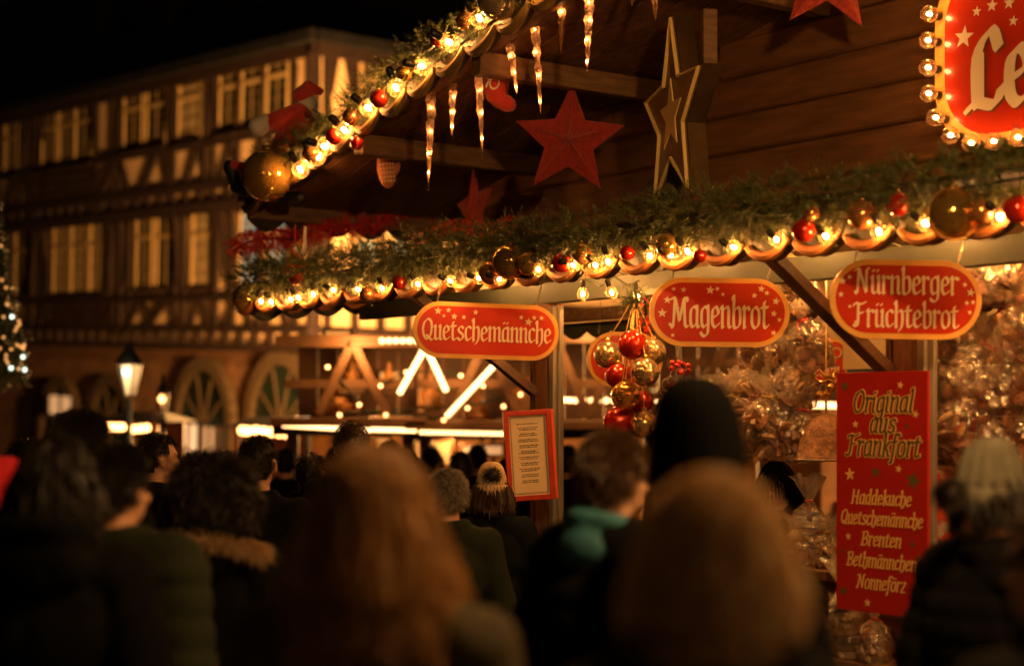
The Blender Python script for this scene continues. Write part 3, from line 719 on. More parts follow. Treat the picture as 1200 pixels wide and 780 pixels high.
# framed notice on the post
c = P(620, 533, 9.55); root = thing('framed_notice', c, R(10), 'framed paper notice tilted on the post under the first sign, red wooden frame', 'notice', rot=(0, R(-3.5), R(10)))
w, h = .255, .50
mb = MB()
for sx in (-1, 1): mb.box((sx*w/2, 0, 0), (.030, .035, h+.03))
for s_ in (-1, 1): mb.box((0, 0, s_*h/2), (w-.03, .033, .030))
mb.build('frame', 'frame_red', root)
mb = MB(); mb.box((w/2+.024, .03, 0), (.016, .08, h+.03)); mb.build('side_panel', 'frame_lit_side', root)  # right side, coloured as lit from the stall interior
mb = MB(); mb.box((0, .004, 0), (w-.02, .006, h-.02)); mb.build('paper', 'paper', root)
mb = MB()
for k in range(44):
    z = -h/2+.03+k*(h-.06)/43
    for sx in (-1, 1): mb.flat([(sx*(w/2-.026)-.004, z-.003), (sx*(w/2-.026)+.004, z-.003), (sx*(w/2-.026)+.004, z+.003), (sx*(w/2-.026)-.004, z+.003)], -.0008)
for k in range(20):
    x = -w/2+.034+k*(w-.068)/19
    for s_ in (-1, 1): mb.flat([(x-.003, s_*(h/2-.026)-.004), (x+.003, s_*(h/2-.026)-.004), (x+.003, s_*(h/2-.026)+.004), (x-.003, s_*(h/2-.026)+.004)], -.0008)
mb.build('patterned_border', 'ink', root)
mb = MB(); rg = random.Random(5); z = .185
for para in range(11):
    for ln in range(2 if para else 1):
        wd = rg.uniform(.09,.125) if para else .13; x = -wd/2
        while x < wd/2:
            l = rg.uniform(.006,.018); hh = rg.choice((.0022,.0030)); mb.flat([(x, z-hh), (min(x+l, wd/2), z-hh), (min(x+l, wd/2), z+hh), (x, z+hh)], -.0009); x += l+.003
        z -= .011
    z -= .0125
mb.build('printed_lines', 'ink', root)

# tall board
bs, bz = sz(1033.5, 577, .42); root = thing('menu_board', W(bs, .42, bz), TH, 'tall red board reading Original aus Frankfort with a list of sweets, fixed to the post', 'board')
root.scale = (.95, 1, .93); w, h = .555, 1.185
mb = MB(); mb.box((0, 0, 0), (w, .018, h)); mb.build('board_panel', 'board_red', root)
mb = MB(); 
for (t, z, xh, tw) in (('Original', .395, .072, .37), ('aus', .295, .066, .16), ('Frankfort', .18, .072, .45)):
    lettering(mb, t, .01, z, xh, tw, y=-.0105, shear=.16, grow=.065, ang=20, nib=.13, th=.10)
mb.build('heading_outline', 'letter_gold', root)
mb = MB()
for (t, z, xh, tw) in (('Original', .395, .072, .37), ('aus', .295, .066, .16), ('Frankfort', .18, .072, .45)):
    lettering(mb, t, .01, z, xh, tw, y=-.0135, shear=.16, ang=20, nib=.13, th=.10)
mb.build('heading_letters', 'letter_olive', root)
mb = MB()
for (t, z, xh, tw) in (('Haddekuche', -.058, .047, .37), ('Quetschemännche', -.160, .047, .505), ('Brenten', -.262, .047, .25), ('Bethmännchen', -.368, .047, .43), ('Nonneförz', -.475, .047, .30)):
    lettering(mb, t, .0, z, xh, tw, y=-.0105, shear=.16, ang=20, nib=.16, th=.12)
mb.build('list_letters', 'letter_gold', root)
mb = MB()
for sx, sz_, r in ((.12,.525,.022),(.21,.385,.022),(-.155,.335,.022),(-.19,.085,.036),(.11,.12,.022),(-.20,-.225,.022),(-.08,-.545,.024),(.225,-.525,.045)): mb.flat(star2(sx, sz_, r, .1+sx), -.0106)
mb.build('gold_star_pattern', 'letter_gold', root)
mb = MB()
for sx, sz_, r in ((-.225,.525,.034),(.16,.325,.018),(-.03,.10,.032),(.195,.065,.050),(.19,-.24,.018),(.22,-.30,.016),(-.24,-.30,.016),(-.23,-.50,.03)): mb.flat(star2(sx, sz_, r, .1+sx), -.0107)
mb.build('dark_star_pattern', 'letter_olive', root)

# ================================================================ BULB SIGN ON THE GABLE
dS = 1.28; q0 = sz(1100, 60, dS); cs, czz = sz(1100, -60, dS)
Wd, Hd = 1.9, .98
ctr = (q0[0]+Wd/2, sz(1150, 176, dS)[1]+Hd/2)
root = thing('bulb_sign', W(ctr[0], dS, ctr[1]), TH, 'big red gable sign with gold rim, large pale letters and lit bulbs around it', 'sign')
pl = pill(Wd, Hd, .34, 10)
mb = MB(); mb.prism(pl, .07, z0=-.03); mb.build('rim', 'sign_rim', root)
mb = MB(); mb.prism(pill(Wd-.13, Hd-.13, .29, 10), .01, z0=-.036); mb.build('red_face', 'sign_red', root)
lx = sz(1167, 90, dS)[0]-ctr[0]; lz = sz(1167, 127, dS)[1]-ctr[1]
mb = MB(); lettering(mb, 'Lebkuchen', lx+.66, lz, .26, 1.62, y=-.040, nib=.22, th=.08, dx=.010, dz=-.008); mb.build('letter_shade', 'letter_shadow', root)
mb = MB(); lettering(mb, 'Lebkuchen', lx+.66, lz, .26, 1.62, y=-.046, nib=.22, th=.08); mb.build('letters', 'letter', root)
mb = MB()
for x, y, r in ((1135,45,.060),(1150,15,.028),(1168,8,.034),(1188,5,.034),(1193,26,.028),(1180,-20,.03),(1146,-15,.03)):
    a, b = sz(x, y, dS); mb.flat(star2(a-ctr[0], b-ctr[1], r, .15), -.037)
mb.build('star_pattern', 'letter', root)
pp = []
n = len(pl); per = 0
dense = []
for i in range(n):
    a, b = Vector(pl[i]), Vector(pl[(i+1) % n]); L = (b-a).length; k = max(1, int(L/.01))
    for j in range(k): dense.append(a+(b-a)*j/k)
step = .132; acc = 0; last = dense[0]; 
for p in dense:
    acc += (p-last).length; last = p
    if acc >= step: pp.append(p*.975); acc = 0
for p in pp: bulb(root, (p.x, -.115, p.y), (R(-90), 0, 0), 1.28, 'core_soft')

# ================================================================ STOCKINGS, MITTEN, DOLL
def sock(x, y, Y, s, m, cuff, label, name='christmas_stocking', rot=(0,0,0), mitten=False, ten=False, cat='stocking'):
    root = thing(name, P(x, y, Y), 0, label, cat, rot=rot)
    mb = MB()
    sec = [(0,.06,.050,.030), (0,.0,.052,.034), (.004,-.05,.054,.038), (.012,-.095,.056,.040), (.03,-.13,.05,.038), (.05,-.155,.03,.028)] if not mitten else \
          [(0,.05,.040,.022), (0,.0,.050,.028), (0,-.05,.056,.032), (0,-.10,.050,.030), (0,-.14,.030,.022), (0,-.155,.008,.008)]
    vs, fs, seg = [], [], 16
    for cx, cz, rx, ry in sec:
        for j in range(seg): a = 2*math.pi*j/seg; vs.append(((cx+rx*math.cos(a))*s, ry*math.sin(a)*s, cz*s))
    for i in range(len(sec)-1):
        for j in range(seg): fs.append((i*seg+j, i*seg+(j+1) % seg, (i+1)*seg+(j+1) % seg, (i+1)*seg+j))
    fs.append(tuple(range(seg))); fs.append(tuple((len(sec)-1)*seg+j for j in range(seg)))
    mb.add(vs, fs)
    if mitten: mb.sphere((.058*s, 0, -.045*s), (.020*s,.020*s,.042*s), 12, 8, rot=(0,.35,0))
    else: mb.sphere((.062*s, 0, -.125*s), (.052*s,.036*s,.036*s), 14, 10, rot=(0,.25,0))
    mb.build('knit', m, root, True)
    mb = MB(); mb.lathe([(.050*s,.038*s),(.060*s,.045*s),(.063*s,.065*s),(.060*s,.086*s),(.048*s,.092*s),(.04*s,.06*s)], 18, T=Matrix.Diagonal((1,.68,1,1))); mb.build('cuff', cuff, root, True)
    mb = MB(); mb.tube([(-.01*s,0,.085*s), (-.014*s,0,.12*s), (0,0,.17*s), (.010*s,0,.12*s), (.006*s,0,.085*s)], .0035*s, 6); mb.build('loop', 'ribbon_red', root)
    if ten:
        mb = MB(); mb.tube([(-.035*s,-.040*s,-.045*s), (-.022*s,-.042*s,-.035*s), (-.028*s,-.044*s,-.085*s)], .0042*s, 6)
        mb.tube([((.004+.020*math.cos(a))*s, -.045*s, (-.058+.028*math.sin(a))*s) for a in [i*math.pi/6 for i in range(12)]], .0042*s, 6, closed=True); mb.build('number_ten', 'plush_white', root)
    if mitten:
        mb = MB()
        for i in range(5):
            for j in range(-2, 3):
                mb.box((j*.018*s, -.030*s*math.cos(j*.36)-.002, (-.02-.024*i)*s), (.009*s,.006*s,.009*s), rot=(0,R(45),0))
        mb.build('knit_pattern', 'plush_white', root)
    return root
sock(584, 84, Yd(584,.3), 1.35, 'plush_red', 'plush_white', 'red stocking with a cream cuff and the number 10 hanging behind an icicle', rot=(0,R(14),R(-8)), ten=True)
sock(452, 189, Yd(452,.35), 1.15, 'knit_red', 'plush_white', 'patterned knit mitten with cream cuff hanging under the sloping roof edge', name='knit_mitten', rot=(0,R(-6),R(10)), mitten=True, cat='mitten')
# small red felt hat hanging over the lower garland
root = thing('felt_hat', P(346,300,Yd(346,.15)), 0, 'small red felt hat with white trim hanging on a red cord over the lower garland', 'hat ornament')
mb = MB(); mb.lathe([(.095,-.17),(.100,-.13),(.085,-.07),(.062,-.02),(.038,.02),(.015,.045)], 18, wob=lambda k, a: 1+.06*math.sin(3*a+k)); mb.build('felt_cone', 'plush_red', root, True)
mb = MB(); mb.sphere((.03,0,.03), (.050,.040,.032), 14, 10, rot=(0,.6,0)); mb.tube([(.055,0,.02),(.068,0,.06),(.066,-.01,.14),(.07,0,.20)], .013, 8); mb.build('white_trim', 'plush_white', root, True)
mb = MB(); mb.tube([(0,0,.04),(-.004,0,.12),(0,0,.22)], .004, 6); mb.build('cord', 'ribbon_red', root)
# doll climbing the roof edge, seen from behind
Yv = 11.0; root = thing('plush_doll', P(338,150,Yv), 0, 'plush doll in red suit with white cuffs and black boots clinging to the roof corner', 'doll')
def D(x, y, dy=0.): v = P(x, y, Yv+dy)-P(345,160,Yv); return v
def remesh(mb, name, m, parent, voxel=.01, sm=4, disp=None, cache=None, smooth=True):
    me = bpy.data.meshes.new(name); me.from_pydata([tuple(v) for v in mb.v], [], mb.f); me.update()
    o = bpy.data.objects.new(name, me); COL.objects.link(o)
    r = o.modifiers.new('r', 'REMESH'); r.mode = 'VOXEL'; r.voxel_size = voxel
    s = o.modifiers.new('s', 'SMOOTH'); s.iterations = sm; s.factor = .5
    dg = bpy.context.evaluated_depsgraph_get(); dg.update()
    nm = bpy.data.meshes.new_from_object(o.evaluated_get(dg)); o.modifiers.clear(); o.data = nm; bpy.data.meshes.remove(me); nm.name = name
    if disp:
        bm = bmesh.new(); bm.from_mesh(nm); bm.normal_update()
        for v in bm.verts: v.co += v.normal*disp(v.co)
        bm.to_mesh(nm); bm.free()
    nm.polygons.foreach_set('use_smooth', [True]*len(nm.polygons)); nm.materials.clear(); nm.materials.append(M[m] if isinstance(m, str) else m)
    o.parent = parent; return o
def cap(mb, a, ra, b, rb, sq=1., n=6):
    a, b = Vector(a), Vector(b)
    pts = [a+(b-a)*i/n for i in range(n+1)]; rs = [ra+(rb-ra)*i/n for i in range(n+1)]
    mb.tube(pts, rs, 14); mb.sphere(a, ra, 14, 10); mb.sphere(b, rb, 14, 10)
mb = MB(); mb.sphere(D(366,133), (.078,.07,.075), 18, 12); mb.sphere(D(377,150,-.02), (.05,.045,.06), 14, 10); mb.sphere(D(372,148,.03), (.02,.03,.018)); cap(mb, D(350,158), .06, D(362,142), .05); remesh(mb, 'body', 'plush_white', root, .008)
mb = MB(); cap(mb, D(362,156), .11, D(345,185), .13); cap(mb, D(358,143,-.03), .075, D(322,154,-.05), .055); cap(mb, D(372,165,.05), .07, D(395,180,.04), .06); cap(mb, D(345,190), .09, D(312,212,.05), .065); cap(mb, D(350,198), .085, D(335,225,.06), .06)
remesh(mb, 'suit', 'plush_red', root, .012, disp=lambda c: .006*noise.noise(c*22))
mb = MB(); cap(mb, D(318,154,-.05), .062, D(309,159,-.05), .066); remesh(mb, 'cuff', 'plush_white', root, .01); mb = MB(); cap(mb, D(383,152,-.02), .05, D(374,163,-.02), .055); remesh(mb, 'cuff', 'plush_white', root, .01)
mb = MB(); cap(mb, D(362,124), .075, D(368,112), .045); cap(mb, D(368,112), .045, D(381,117,.02), .03); remesh(mb, 'hat', 'plush_red', root, .009)
mb = MB(); cap(mb, D(276,205,.03), .045, D(284,226,.03), .045); cap(mb, D(284,229,.03), .045, D(297,235,.0), .04); remesh(mb, 'boot', 'black_rubber', root, .009)
mb = MB(); cap(mb, D(331,233,.05), .05, D(340,243,.02), .05); cap(mb, D(340,243,.02), .05, D(359,241,-.05), .04); remesh(mb, 'boot', 'black_rubber', root, .009)
mb = MB(); cap(mb, D(312,212,.05), .05, D(280,205,.03), .045); remesh(mb, 'trouser_leg', 'plush_red', root, .01)

# ================================================================ BAGS OF SWEETS
def bag_proto(kind, seed):
    rg = random.Random(seed); root = thing('sweets_bag', (0,0,0))
    ph = [rg.uniform(0, 6.28) for _ in range(6)]
    tall = kind == 'loaf'
    H = .25 if tall else .17
    prof = [(.045,0), (.075,.008), (.086,H*.30), (.082,H*.6), (.060,H*.85), (.020,H*1.0), (.014,H*1.06), (.030,H*1.18), (.055,H*1.36), (.066,H*1.46)]
    def wob(i, a):
        f = .05 if i < 4 else .16 if i < 6 else .30
        return 1+f*math.sin(7*a+ph[0]+i*.5)+f*.7*math.sin(13*a+ph[1]-i)+f*.5*math.sin(3*a+ph[2]+i*1.3)+.04*rg.uniform(-1,1)
    mb = MB(); pr = []
    for (r0, z0), (r1, z1) in zip(prof, prof[1:]): pr += [(r0, z0), ((r0+r1)/2, (z0+z1)/2)]
    vs, fs = [], []; seg = 28
    pr.append(prof[-1])
    for i, (r, z) in enumerate(pr):
        for j in range(seg):
            a = 2*math.pi*j/seg; q = r*(wob(i//2, a)); vs.append((q*math.cos(a), q*math.sin(a)*(.8 if i < 12 else .55), z+ (.012*math.sin(5*a+ph[3]) if i > 16 else 0)))
    for i in range(len(pr)-1):
        for j in range(seg): fs.append((i*seg+j, i*seg+(j+1) % seg, (i+1)*seg+(j+1) % seg, (i+1)*seg+j))
    fs.append(tuple(range(seg))[::-1]); mb.add(vs, fs); mb.build('wrapper', 'cellophane', root)
    mb = MB(); mb.tube([(.017*math.cos(a), .014*math.sin(a), H*1.03) for a in [i*math.pi/5 for i in range(10)]], .004, 5, closed=True)
    mb.tube([(.0,-.016,H*1.03), (.02,-.026,H*.95), (.028,-.022,H*.82)], .0025, 5); mb.build('ribbon', 'ribbon_red' if seed % 2 else 'letter_gold', root)
    mb = MB()
    if tall:
        for k in range(7): mb.box((0, 0, .02+k*.028), (.105+.008*rg.random(), .085, .022), rot=(0, 0, rg.uniform(-.2,.2)))
    else:
        for k in range(30):
            z = .014+(k//6)*.026+.01*rg.random(); a = rg.random()*6.28; q = .054*math.sqrt(rg.random()) if k % 2 else .058
            c = (q*math.cos(a), q*math.sin(a)*.8, z); ro = (rg.uniform(-1.4,1.4), rg.uniform(-1.4,1.4), rg.uniform(0,6))
            if kind == 'nuts': mb.sphere(c, (.021,.015,.016), 8, 6, rot=ro)
            elif kind == 'stars' and k % 3 == 0:
                T = Matrix.Translation(c) @ Euler(ro).to_matrix().to_4x4(); mb.prism(star2(0,0,.036,0,.5), .012, T)
            elif kind == 'hearts' and k % 3 != 2:
                T = Matrix.Translation(c) @ Euler(ro).to_matrix().to_4x4()
                hp = [(.0016*16*math.sin(t)**3*.62, .0016*(13*math.cos(t)-5*math.cos(2*t)-2*math.cos(3*t))*.62) for t in [i*math.pi/8 for i in range(16)]]
                mb.prism(hp, .010, T)
            else:
                T = Matrix.Translation(c) @ Euler(ro).to_matrix().to_4x4(); mb.lathe([(.018,-.008),(.028,-.003),(.028,.004),(.016,.010)], 10, T)
    mb.build('filling', 'cookie', root, kind == 'nuts')
    return root
PRO = {k: bag_proto(k, i+1) for i, k in enumerate(('nuts', 'stars', 'hearts', 'rounds', 'loaf'))}
KIND = {'nuts': 'roasted nuts', 'stars': 'star cookies', 'hearts': 'heart gingerbread', 'rounds': 'round gingerbread', 'loaf': 'stacked gingerbread slices'}
used = set()
def place_bag(kind, loc, label, group, rz=0., sc=1., rot=None):
    p = PRO[kind]
    if kind not in used:
        used.add(kind); p.location = loc; p.rotation_euler = rot or (0,0,rz); p.scale = (sc,)*3
        tag(p, label, 'bag of sweets', group); return p
    r = dup(p, loc, rz, label, group, rot, sc); r['category'] = 'bag of sweets'; return r
# left tower of bags, hung on a wire rack
def rack(name, s0, s1, d, levels, label, ztop=2.78):
    root = thing(name, W((s0+s1)/2, d, levels[-1]), TH, label, 'display rack')
    mb = MB(); w = (s1-s0)/2
    for x in (-w, w): mb.tube([(x, .0, 0), (x, .0, ztop-levels[-1])], .006, 6)
    mb.build('upright', 'pale_metal', root)
    for z in levels:
        mb = MB(); q = z-levels[-1]
        for y in (-.09, .0, .09): mb.tube([(-w, y, q), (w, y, q)], .0018, 5)
        for x in (-w, w): mb.tube([(x, -.09, q), (x, .09, q)], .0018, 5)
        mb.build('wire_shelf', 'pale_metal', root)
    return root
rg = random.Random(21); kinds = ['nuts','stars','hearts','rounds']
def tower(s0, s1, d, levels, step, grp, where, rows):
    cols = max(1, int((s1-s0)/step+.5))
    for li, z in enumerate(levels):
        for c_ in range(cols):
            k = kinds[(li*3+c_*5+int(rg.random()*2)) % 4]
            s = s0+step*(c_+.5)+rg.uniform(-.015,.015)
            nth = ['first','second','third','fourth','fifth','sixth','seventh','eighth','ninth'][c_]
            place_bag(k, W(s, d-.02+rg.uniform(-.06,.05), z+.004+rg.uniform(-.03,.05)), f'{KIND[k]} bag, {rows[li]} row, {nth} from the left, {where}', grp, rg.uniform(0,6.28), rg.uniform(1.5,2.0), rot=(rg.uniform(-.35,.35), rg.uniform(-.35,.35), rg.uniform(0,6.28)))
sa = sz(866, 450, 1.1)[0]; sb = sz(968, 450, 1.1)[0]
lv = [2.30, 2.05, 1.80, 1.55]
rows5 = ['top', 'second', 'third', 'bottom']
rack('wire_rack', sa, sb, 1.1, lv, 'wire rack of bagged sweets hanging under the middle sign')
tower(sa+.24, sb, 1.1, lv[:1], .19, 'bags on the rack under the middle sign', 'under the middle sign', rows5)
tower(sa+.10, sb, 1.1, lv[1:2], .19, 'bags on the rack under the middle sign', 'under the middle sign', rows5[1:])
tower(sa, sb, 1.1, lv[2:], .185, 'bags on the rack under the middle sign', 'under the middle sign', rows5[2:])
sa = sz(1083, 450, 1.15)[0]; sb = sa+1.25
lv2 = [2.27, 2.03, 1.79, 1.55]
rack('wire_rack', sa, sb, 1.15, lv2, 'wide wire rack of bagged sweets to the right of the tall board')
tower(sa, sb, 1.15, lv2, .19, 'bags on the rack right of the board', 'right of the tall board', rows5)
# bags on the counter
cb = [(948,652,.95,'loaf','tall clear bag of stacked gingerbread slices standing on the counter'),(932,668,.80,'rounds','flat clear bag of round gingerbread before the tall bag on the counter'),
 (975,655,1.05,'hearts','clear bag of heart gingerbread tucked behind the red board'),(970,672,.80,'stars','clear bag of star cookies lying low beside the red board'),(905,665,1.0,'nuts','clear bag of nuts at the far end of the counter')]
for x, y, d, k, lb in cb:
    s = sz(x, y, d)[0]; place_bag(k, W(s, d, 1.028), lb, 'bags standing on the counter', x, 1.25 if k == 'loaf' else 1.0)
cb = [(1003,0,.60,'loaf','tall twisted clear bag standing in front of the board foot'),(985,0,.60,'rounds','clear bag of round gingerbread left of the board foot'),(1025,0,.55,'hearts','clear bag of heart gingerbread low under the board'),
 (1120,0,.6,'rounds','clear bag of round gingerbread on the low step beside the knit cap'),(1145,0,.62,'nuts','clear bag of nuts on the low step behind the knit cap')]
for x, y, d, k, lb in cb:
    s = sz(x, 700, d)[0]; place_bag(k, W(s, d, .642), lb, 'bags standing on the low step', x, 1.35 if k == 'loaf' else 1.15, rot=(.1,.18,x) if k == 'loaf' else None)
for i in range(7):
    s = sz(1095, 560, .95)[0]+i*.17; k = kinds[i % 4]; place_bag(k, W(s, .98, 1.028), f'clear bag of {KIND[k]}, {["first","second","third","fourth","fifth","sixth","seventh"][i]} on the counter right of the board', 'bags standing on the counter', i*1.3, 1.0)

# metal cake mould with curled wire and berries, hanging in the opening
root = thing('hanging_mould', P(797,466,Yd(797,.9)), 0, 'patterned metal cake mould with curled wire top hanging beside the ball cluster', 'cake mould')
mb = MB(); mb.lathe([(.0,-.001),(.118,0),(.120,-.012),(.112,-.016),(.125,-.06),(.142,-.12),(.155,-.17),(.158,-.18),(.148,-.182),(.10,-.02)], 40, wob=lambda k, a: 1+(.03*math.sin(a*14) if k > 3 else 0)); mb.build('mould', 'pale_metal', root, True)
M['embossed'] = None; mat('embossed', (.42,.30,.17), .35, metal=.8, bump=1., bscale=70, var=.3); root.children[0].data.materials[0] = M['embossed']
mb = MB()
for sx in (-1, 1):
    for k, (rr, zz) in enumerate(((.028,.13), (.022,.10), (.034,.075))):
        cx = sx*(.03+.02*k); mb.tube([(cx+rr*math.cos(a)*.9, .01*k, zz+rr*math.sin(a)) for a in [i*math.pi/8 for i in range(16)]], .0028, 5, closed=True)
    mb.tube([(sx*.02,0,0),(sx*.07,0,.03),(sx*.10,0,.05),(sx*.112,0,.03),(sx*.09,0,0)], .003, 5)
for x in (-.012, 0, .012): mb.tube([(x,0,0),(x,0,.16),(x*.4,0,.32)], .003, 5)
mb.build('wire_curls', 'pale_metal', root)
mb = MB(); rg = random.Random(2)
for k in range(12): mb.sphere((rg.uniform(-.05,.05), rg.uniform(-.03,.02), .17+rg.uniform(-.03,.05)), .016, 10, 8)
for x in (-.045, .05): mb.sphere((x,-.02,.07), .018, 10, 8)
mb.build('red_berries', 'red_glass', root, True)
# woven cone basket with gold bells
root = thing('woven_basket', P(968,539,Yd(968,1.0)), 0, 'brown woven bell-shaped basket hanging left of the tall red board', 'basket')
mb = MB(); mb.lathe([(.155,0),(.160,.012),(.150,.02),(.135,.09),(.108,.16),(.075,.21),(.030,.235),(.0,.24)], 48, wob=lambda k, a: 1+.025*math.sin(a*22+k*1.6)); mb.build('weave', 'basket', root, True)
mb = MB(); mb.tube([(.158*math.cos(a), .158*math.sin(a), .004) for a in [i*math.pi/16 for i in range(32)]], .007, 6, closed=True); mb.build('rim', 'pale_metal', root, True)
mb = MB(); mb.tube([(0,0,.24),(0,0,.9)], .003, 5); mb.build('cord', 'letter_gold', root)
mb = MB(); rg = random.Random(9)
for k in range(7): mb.sphere((rg.uniform(-.06,.06), -.04+rg.uniform(-.02,.02), .38+rg.uniform(-.06,.09)), .024, 12, 8)
for sx in (-1, 1): mb.tube([(0,-.05,.42),(sx*.05,-.06,.47),(sx*.075,-.06,.43),(sx*.04,-.06,.40),(0,-.05,.42)], .010, 6)
mb.build('gold_bells', 'gold', root, True)
# sprig of fir and red tinsel under the canopy above the ball cluster
garland('fir_sprig', [P(743,338,9.1), P(747,350,9.1), P(745,362,9.1)], .06, 60, 'small sprig of fir hanging above the ball cluster', 41)['category'] = 'fir sprig'
garland('tinsel_garland', [P(755,350,9.1), P(757,372,9.1), P(752,388,9.1)], .03, 50, 'short tuft of red tinsel hanging above the ball cluster', 42, m='tinsel', nl=.025, per=14, twig=.04)
# red bow at the top of the right rack
root = thing('foil_bow', P(1185,300,Yd(1185,.9)), 0, 'shiny red foil bow at the top of the bags right of the two-line sign', 'bow')
mb = MB()
for k in range(7): a = k*.9; mb.tube([(0,0,0),(.04*math.cos(a),-.02,.03*math.sin(a)),(.06*math.cos(a+.4),-.03,.04*math.sin(a+.4)),(.03*math.cos(a+.8),-.02,.02*math.sin(a+.8)),(0,0,0)], .006, 5)
mb.build('loops', 'red_glass', root, True)
mb = MB(); mb.sphere((0,-.01,0), .014, 10, 8); mb.build('knot', 'red_glass', root, True)
# ================================================================ PEOPLE
CACHE = {}
def arm_pts(pose, s):
    sh = Vector((s*.185, 0, 1.40))
    if pose == 'pocket': return sh, Vector((s*.255, -.05, 1.12)), Vector((s*.20, .12, .98))
    if pose == 'hold': return sh, Vector((s*.25, .02, 1.13)), Vector((s*.10, .26, 1.18))
    if pose == 'reach': return sh, Vector((s*.26, .10, 1.16)), Vector((s*.20, .36, 1.16))
    return sh, Vector((s*.25, -.02, 1.12)), Vector((s*.25, .06, .87))
def hand(mb, w, dr, s, up):
    dr = dr.normalized(); side = dr.cross(up).normalized(); nrm = side.cross(dr).normalized()
    palm = w+dr*.045
    T = Matrix((side, dr, nrm)).transposed().to_4x4(); T.translation = palm
    q = MB(); q.sphere((0,0,0), (.040,.050,.017), 12, 8); mb.add(q.v, q.f, T)
    for i, (o, l) in enumerate(((-.030,.062), (-.010,.075), (.011,.070), (.030,.054))):
        b = palm+side*o+dr*.038; k = b+dr*l*.5-nrm*.006; t = k+dr*l*.38-nrm*.022; cap(mb, b, .0098, k, .0088); cap(mb, k, .0088, t, .0078)
    b = palm-side*s*.030-dr*.018; k = b-side*s*.028+dr*.028-nrm*.008; t = k+dr*.028-nrm*.010-side*s*.004; cap(mb, b, .012, k, .0105); cap(mb, k, .0105, t, .009)
def body_mesh(pose, face=True):
    mb = MB()
    hc = 1.632
    mb.sphere((0,-.004,hc+.01), (.076,.094,.108), 24, 18); mb.sphere((0,.035,hc-.055), (.056,.062,.062), 18, 12); mb.sphere((0,.062,hc-.088), (.026,.024,.02), 12, 8)
    cap(mb, (0,.086,hc+.005), .009, (0,.108,hc-.028), .0125); mb.sphere((.014,.096,hc-.032), .009, 8, 6); mb.sphere((-.014,.096,hc-.032), .009, 8, 6)
    for s in (-1, 1):
        cap(mb, (s*.015,.088,hc+.026), .009, (s*.05,.074,hc+.030), .009)
        mb.sphere((s*.044,.068,hc-.03), (.02,.02,.018), 10, 8)
        T = (0, .0, s*.35)
        mb.sphere((s*.080,-.008,hc-.010), (.010,.019,.031), 12, 10, rot=(.15,0,s*-.45)); mb.sphere((s*.084,-.014,hc+.004), (.009,.018,.022), 10, 8)
        mb.sphere((s*.078,.0,hc-.035), (.009,.010,.012), 8, 6)
    mb.sphere((0,.088,hc-.062), (.024,.011,.007), 12, 8); mb.sphere((0,.086,hc-.072), (.019,.011,.008), 12, 8)
    cap(mb, (0,-.022,1.40), .062, (0,-.004,1.56), .056)
    mb.sphere((0,-.01,1.26), (.165,.105,.20), 20, 14); mb.sphere((0,0,1.06), (.145,.10,.17), 20, 14); mb.sphere((0,-.01,.93), (.165,.115,.13), 20, 14)
    for s in (-1, 1):
        cap(mb, (s*.03,-.015,1.45), .055, (s*.17,-.01,1.395), .055)
        a, b, c = arm_pts(pose, s); cap(mb, a, .052, b, .039); cap(mb, b, .039, c, .027); hand(mb, c, (c-b) if pose != 'hold' else Vector((-s*.5,.8,.2)), s, Vector((s,0,.001)) if pose == 'down' else Vector((0,0,1)))
        cap(mb, (s*.085,0,.90), .088, (s*.095,.012,.50), .056); cap(mb, (s*.095,.012,.50), .056, (s*.10,-.025,.09), .040)
        cap(mb, (s*.10,-.04,.05), .038, (s*.105,.13,.032), .030)
    return mb
def coat_mesh(pose, kind):
    mb = MB(); o = .026 if kind != 'puffer' else .045
    mb.sphere((0,-.012,1.24), (.175+o,.118+o,.21), 20, 14); mb.sphere((0,-.005,1.04), (.160+o,.118+o,.20), 20, 14); mb.sphere((0,-.01,.90), (.178+o,.130+o,.17), 20, 14)
    for s in (-1, 1):
        cap(mb, (s*.05,-.02,1.435), .062+o*.6, (s*.175,-.012,1.385), .058+o)
        a, b, c = arm_pts(pose, s); cap(mb, a, .056+o, b, .048+o); cap(mb, b, .048+o, b+(c-b)*.97, .036+o*.7)
    # collar
    n = 14; mb.tube([(.088*math.cos(a), -.012+.078*math.sin(a), 1.487+.018*math.cos(a*2)-.02*math.sin(a)) for a in [2*math.pi*i/n for i in range(n)]], .024 if kind != 'hood' else .034, 10, closed=True)
    if kind == 'collar':
        for s in (-1, 1): cap(mb, (s*.03,-.05,1.485), .085, (s*.19,-.02,1.395), .075)
        mb.tube([(.100*math.cos(a), -.025+.095*math.sin(a), 1.525-.02*math.sin(a)) for a in [2*math.pi*i/n for i in range(n)]], .036, 10, closed=True)
    if kind in ('hood', 'furhood'):
        mb.sphere((0,-.125,1.44), (.135,.07,.11), 18, 12); mb.tube([(.115*math.cos(a), -.09+.085*math.sin(a), 1.50-.03*math.sin(a)) for a in [2*math.pi*i/n for i in range(n)]], .032, 10, closed=True)
    return mb
def fold(kind, seed):
    def f(c):
        v = Vector((c.x*5+seed, c.y*5, c.z*3)); a = noise.noise(v)*.012+noise.noise(v*2.7)*.006+noise.noise(Vector((c.x*16, c.y*16, c.z*5+seed)))*.003
        if kind == 'puffer': a += .011*abs(math.sin(c.z*math.pi/.085+.6*noise.noise(v)))**.6
        return a
    return f
def copy_part(key, maker, parent):
    if key in CACHE:
        o = CACHE[key].copy(); COL.objects.link(o); o.parent = parent; return o
    o = maker(); CACHE[key] = o; return o
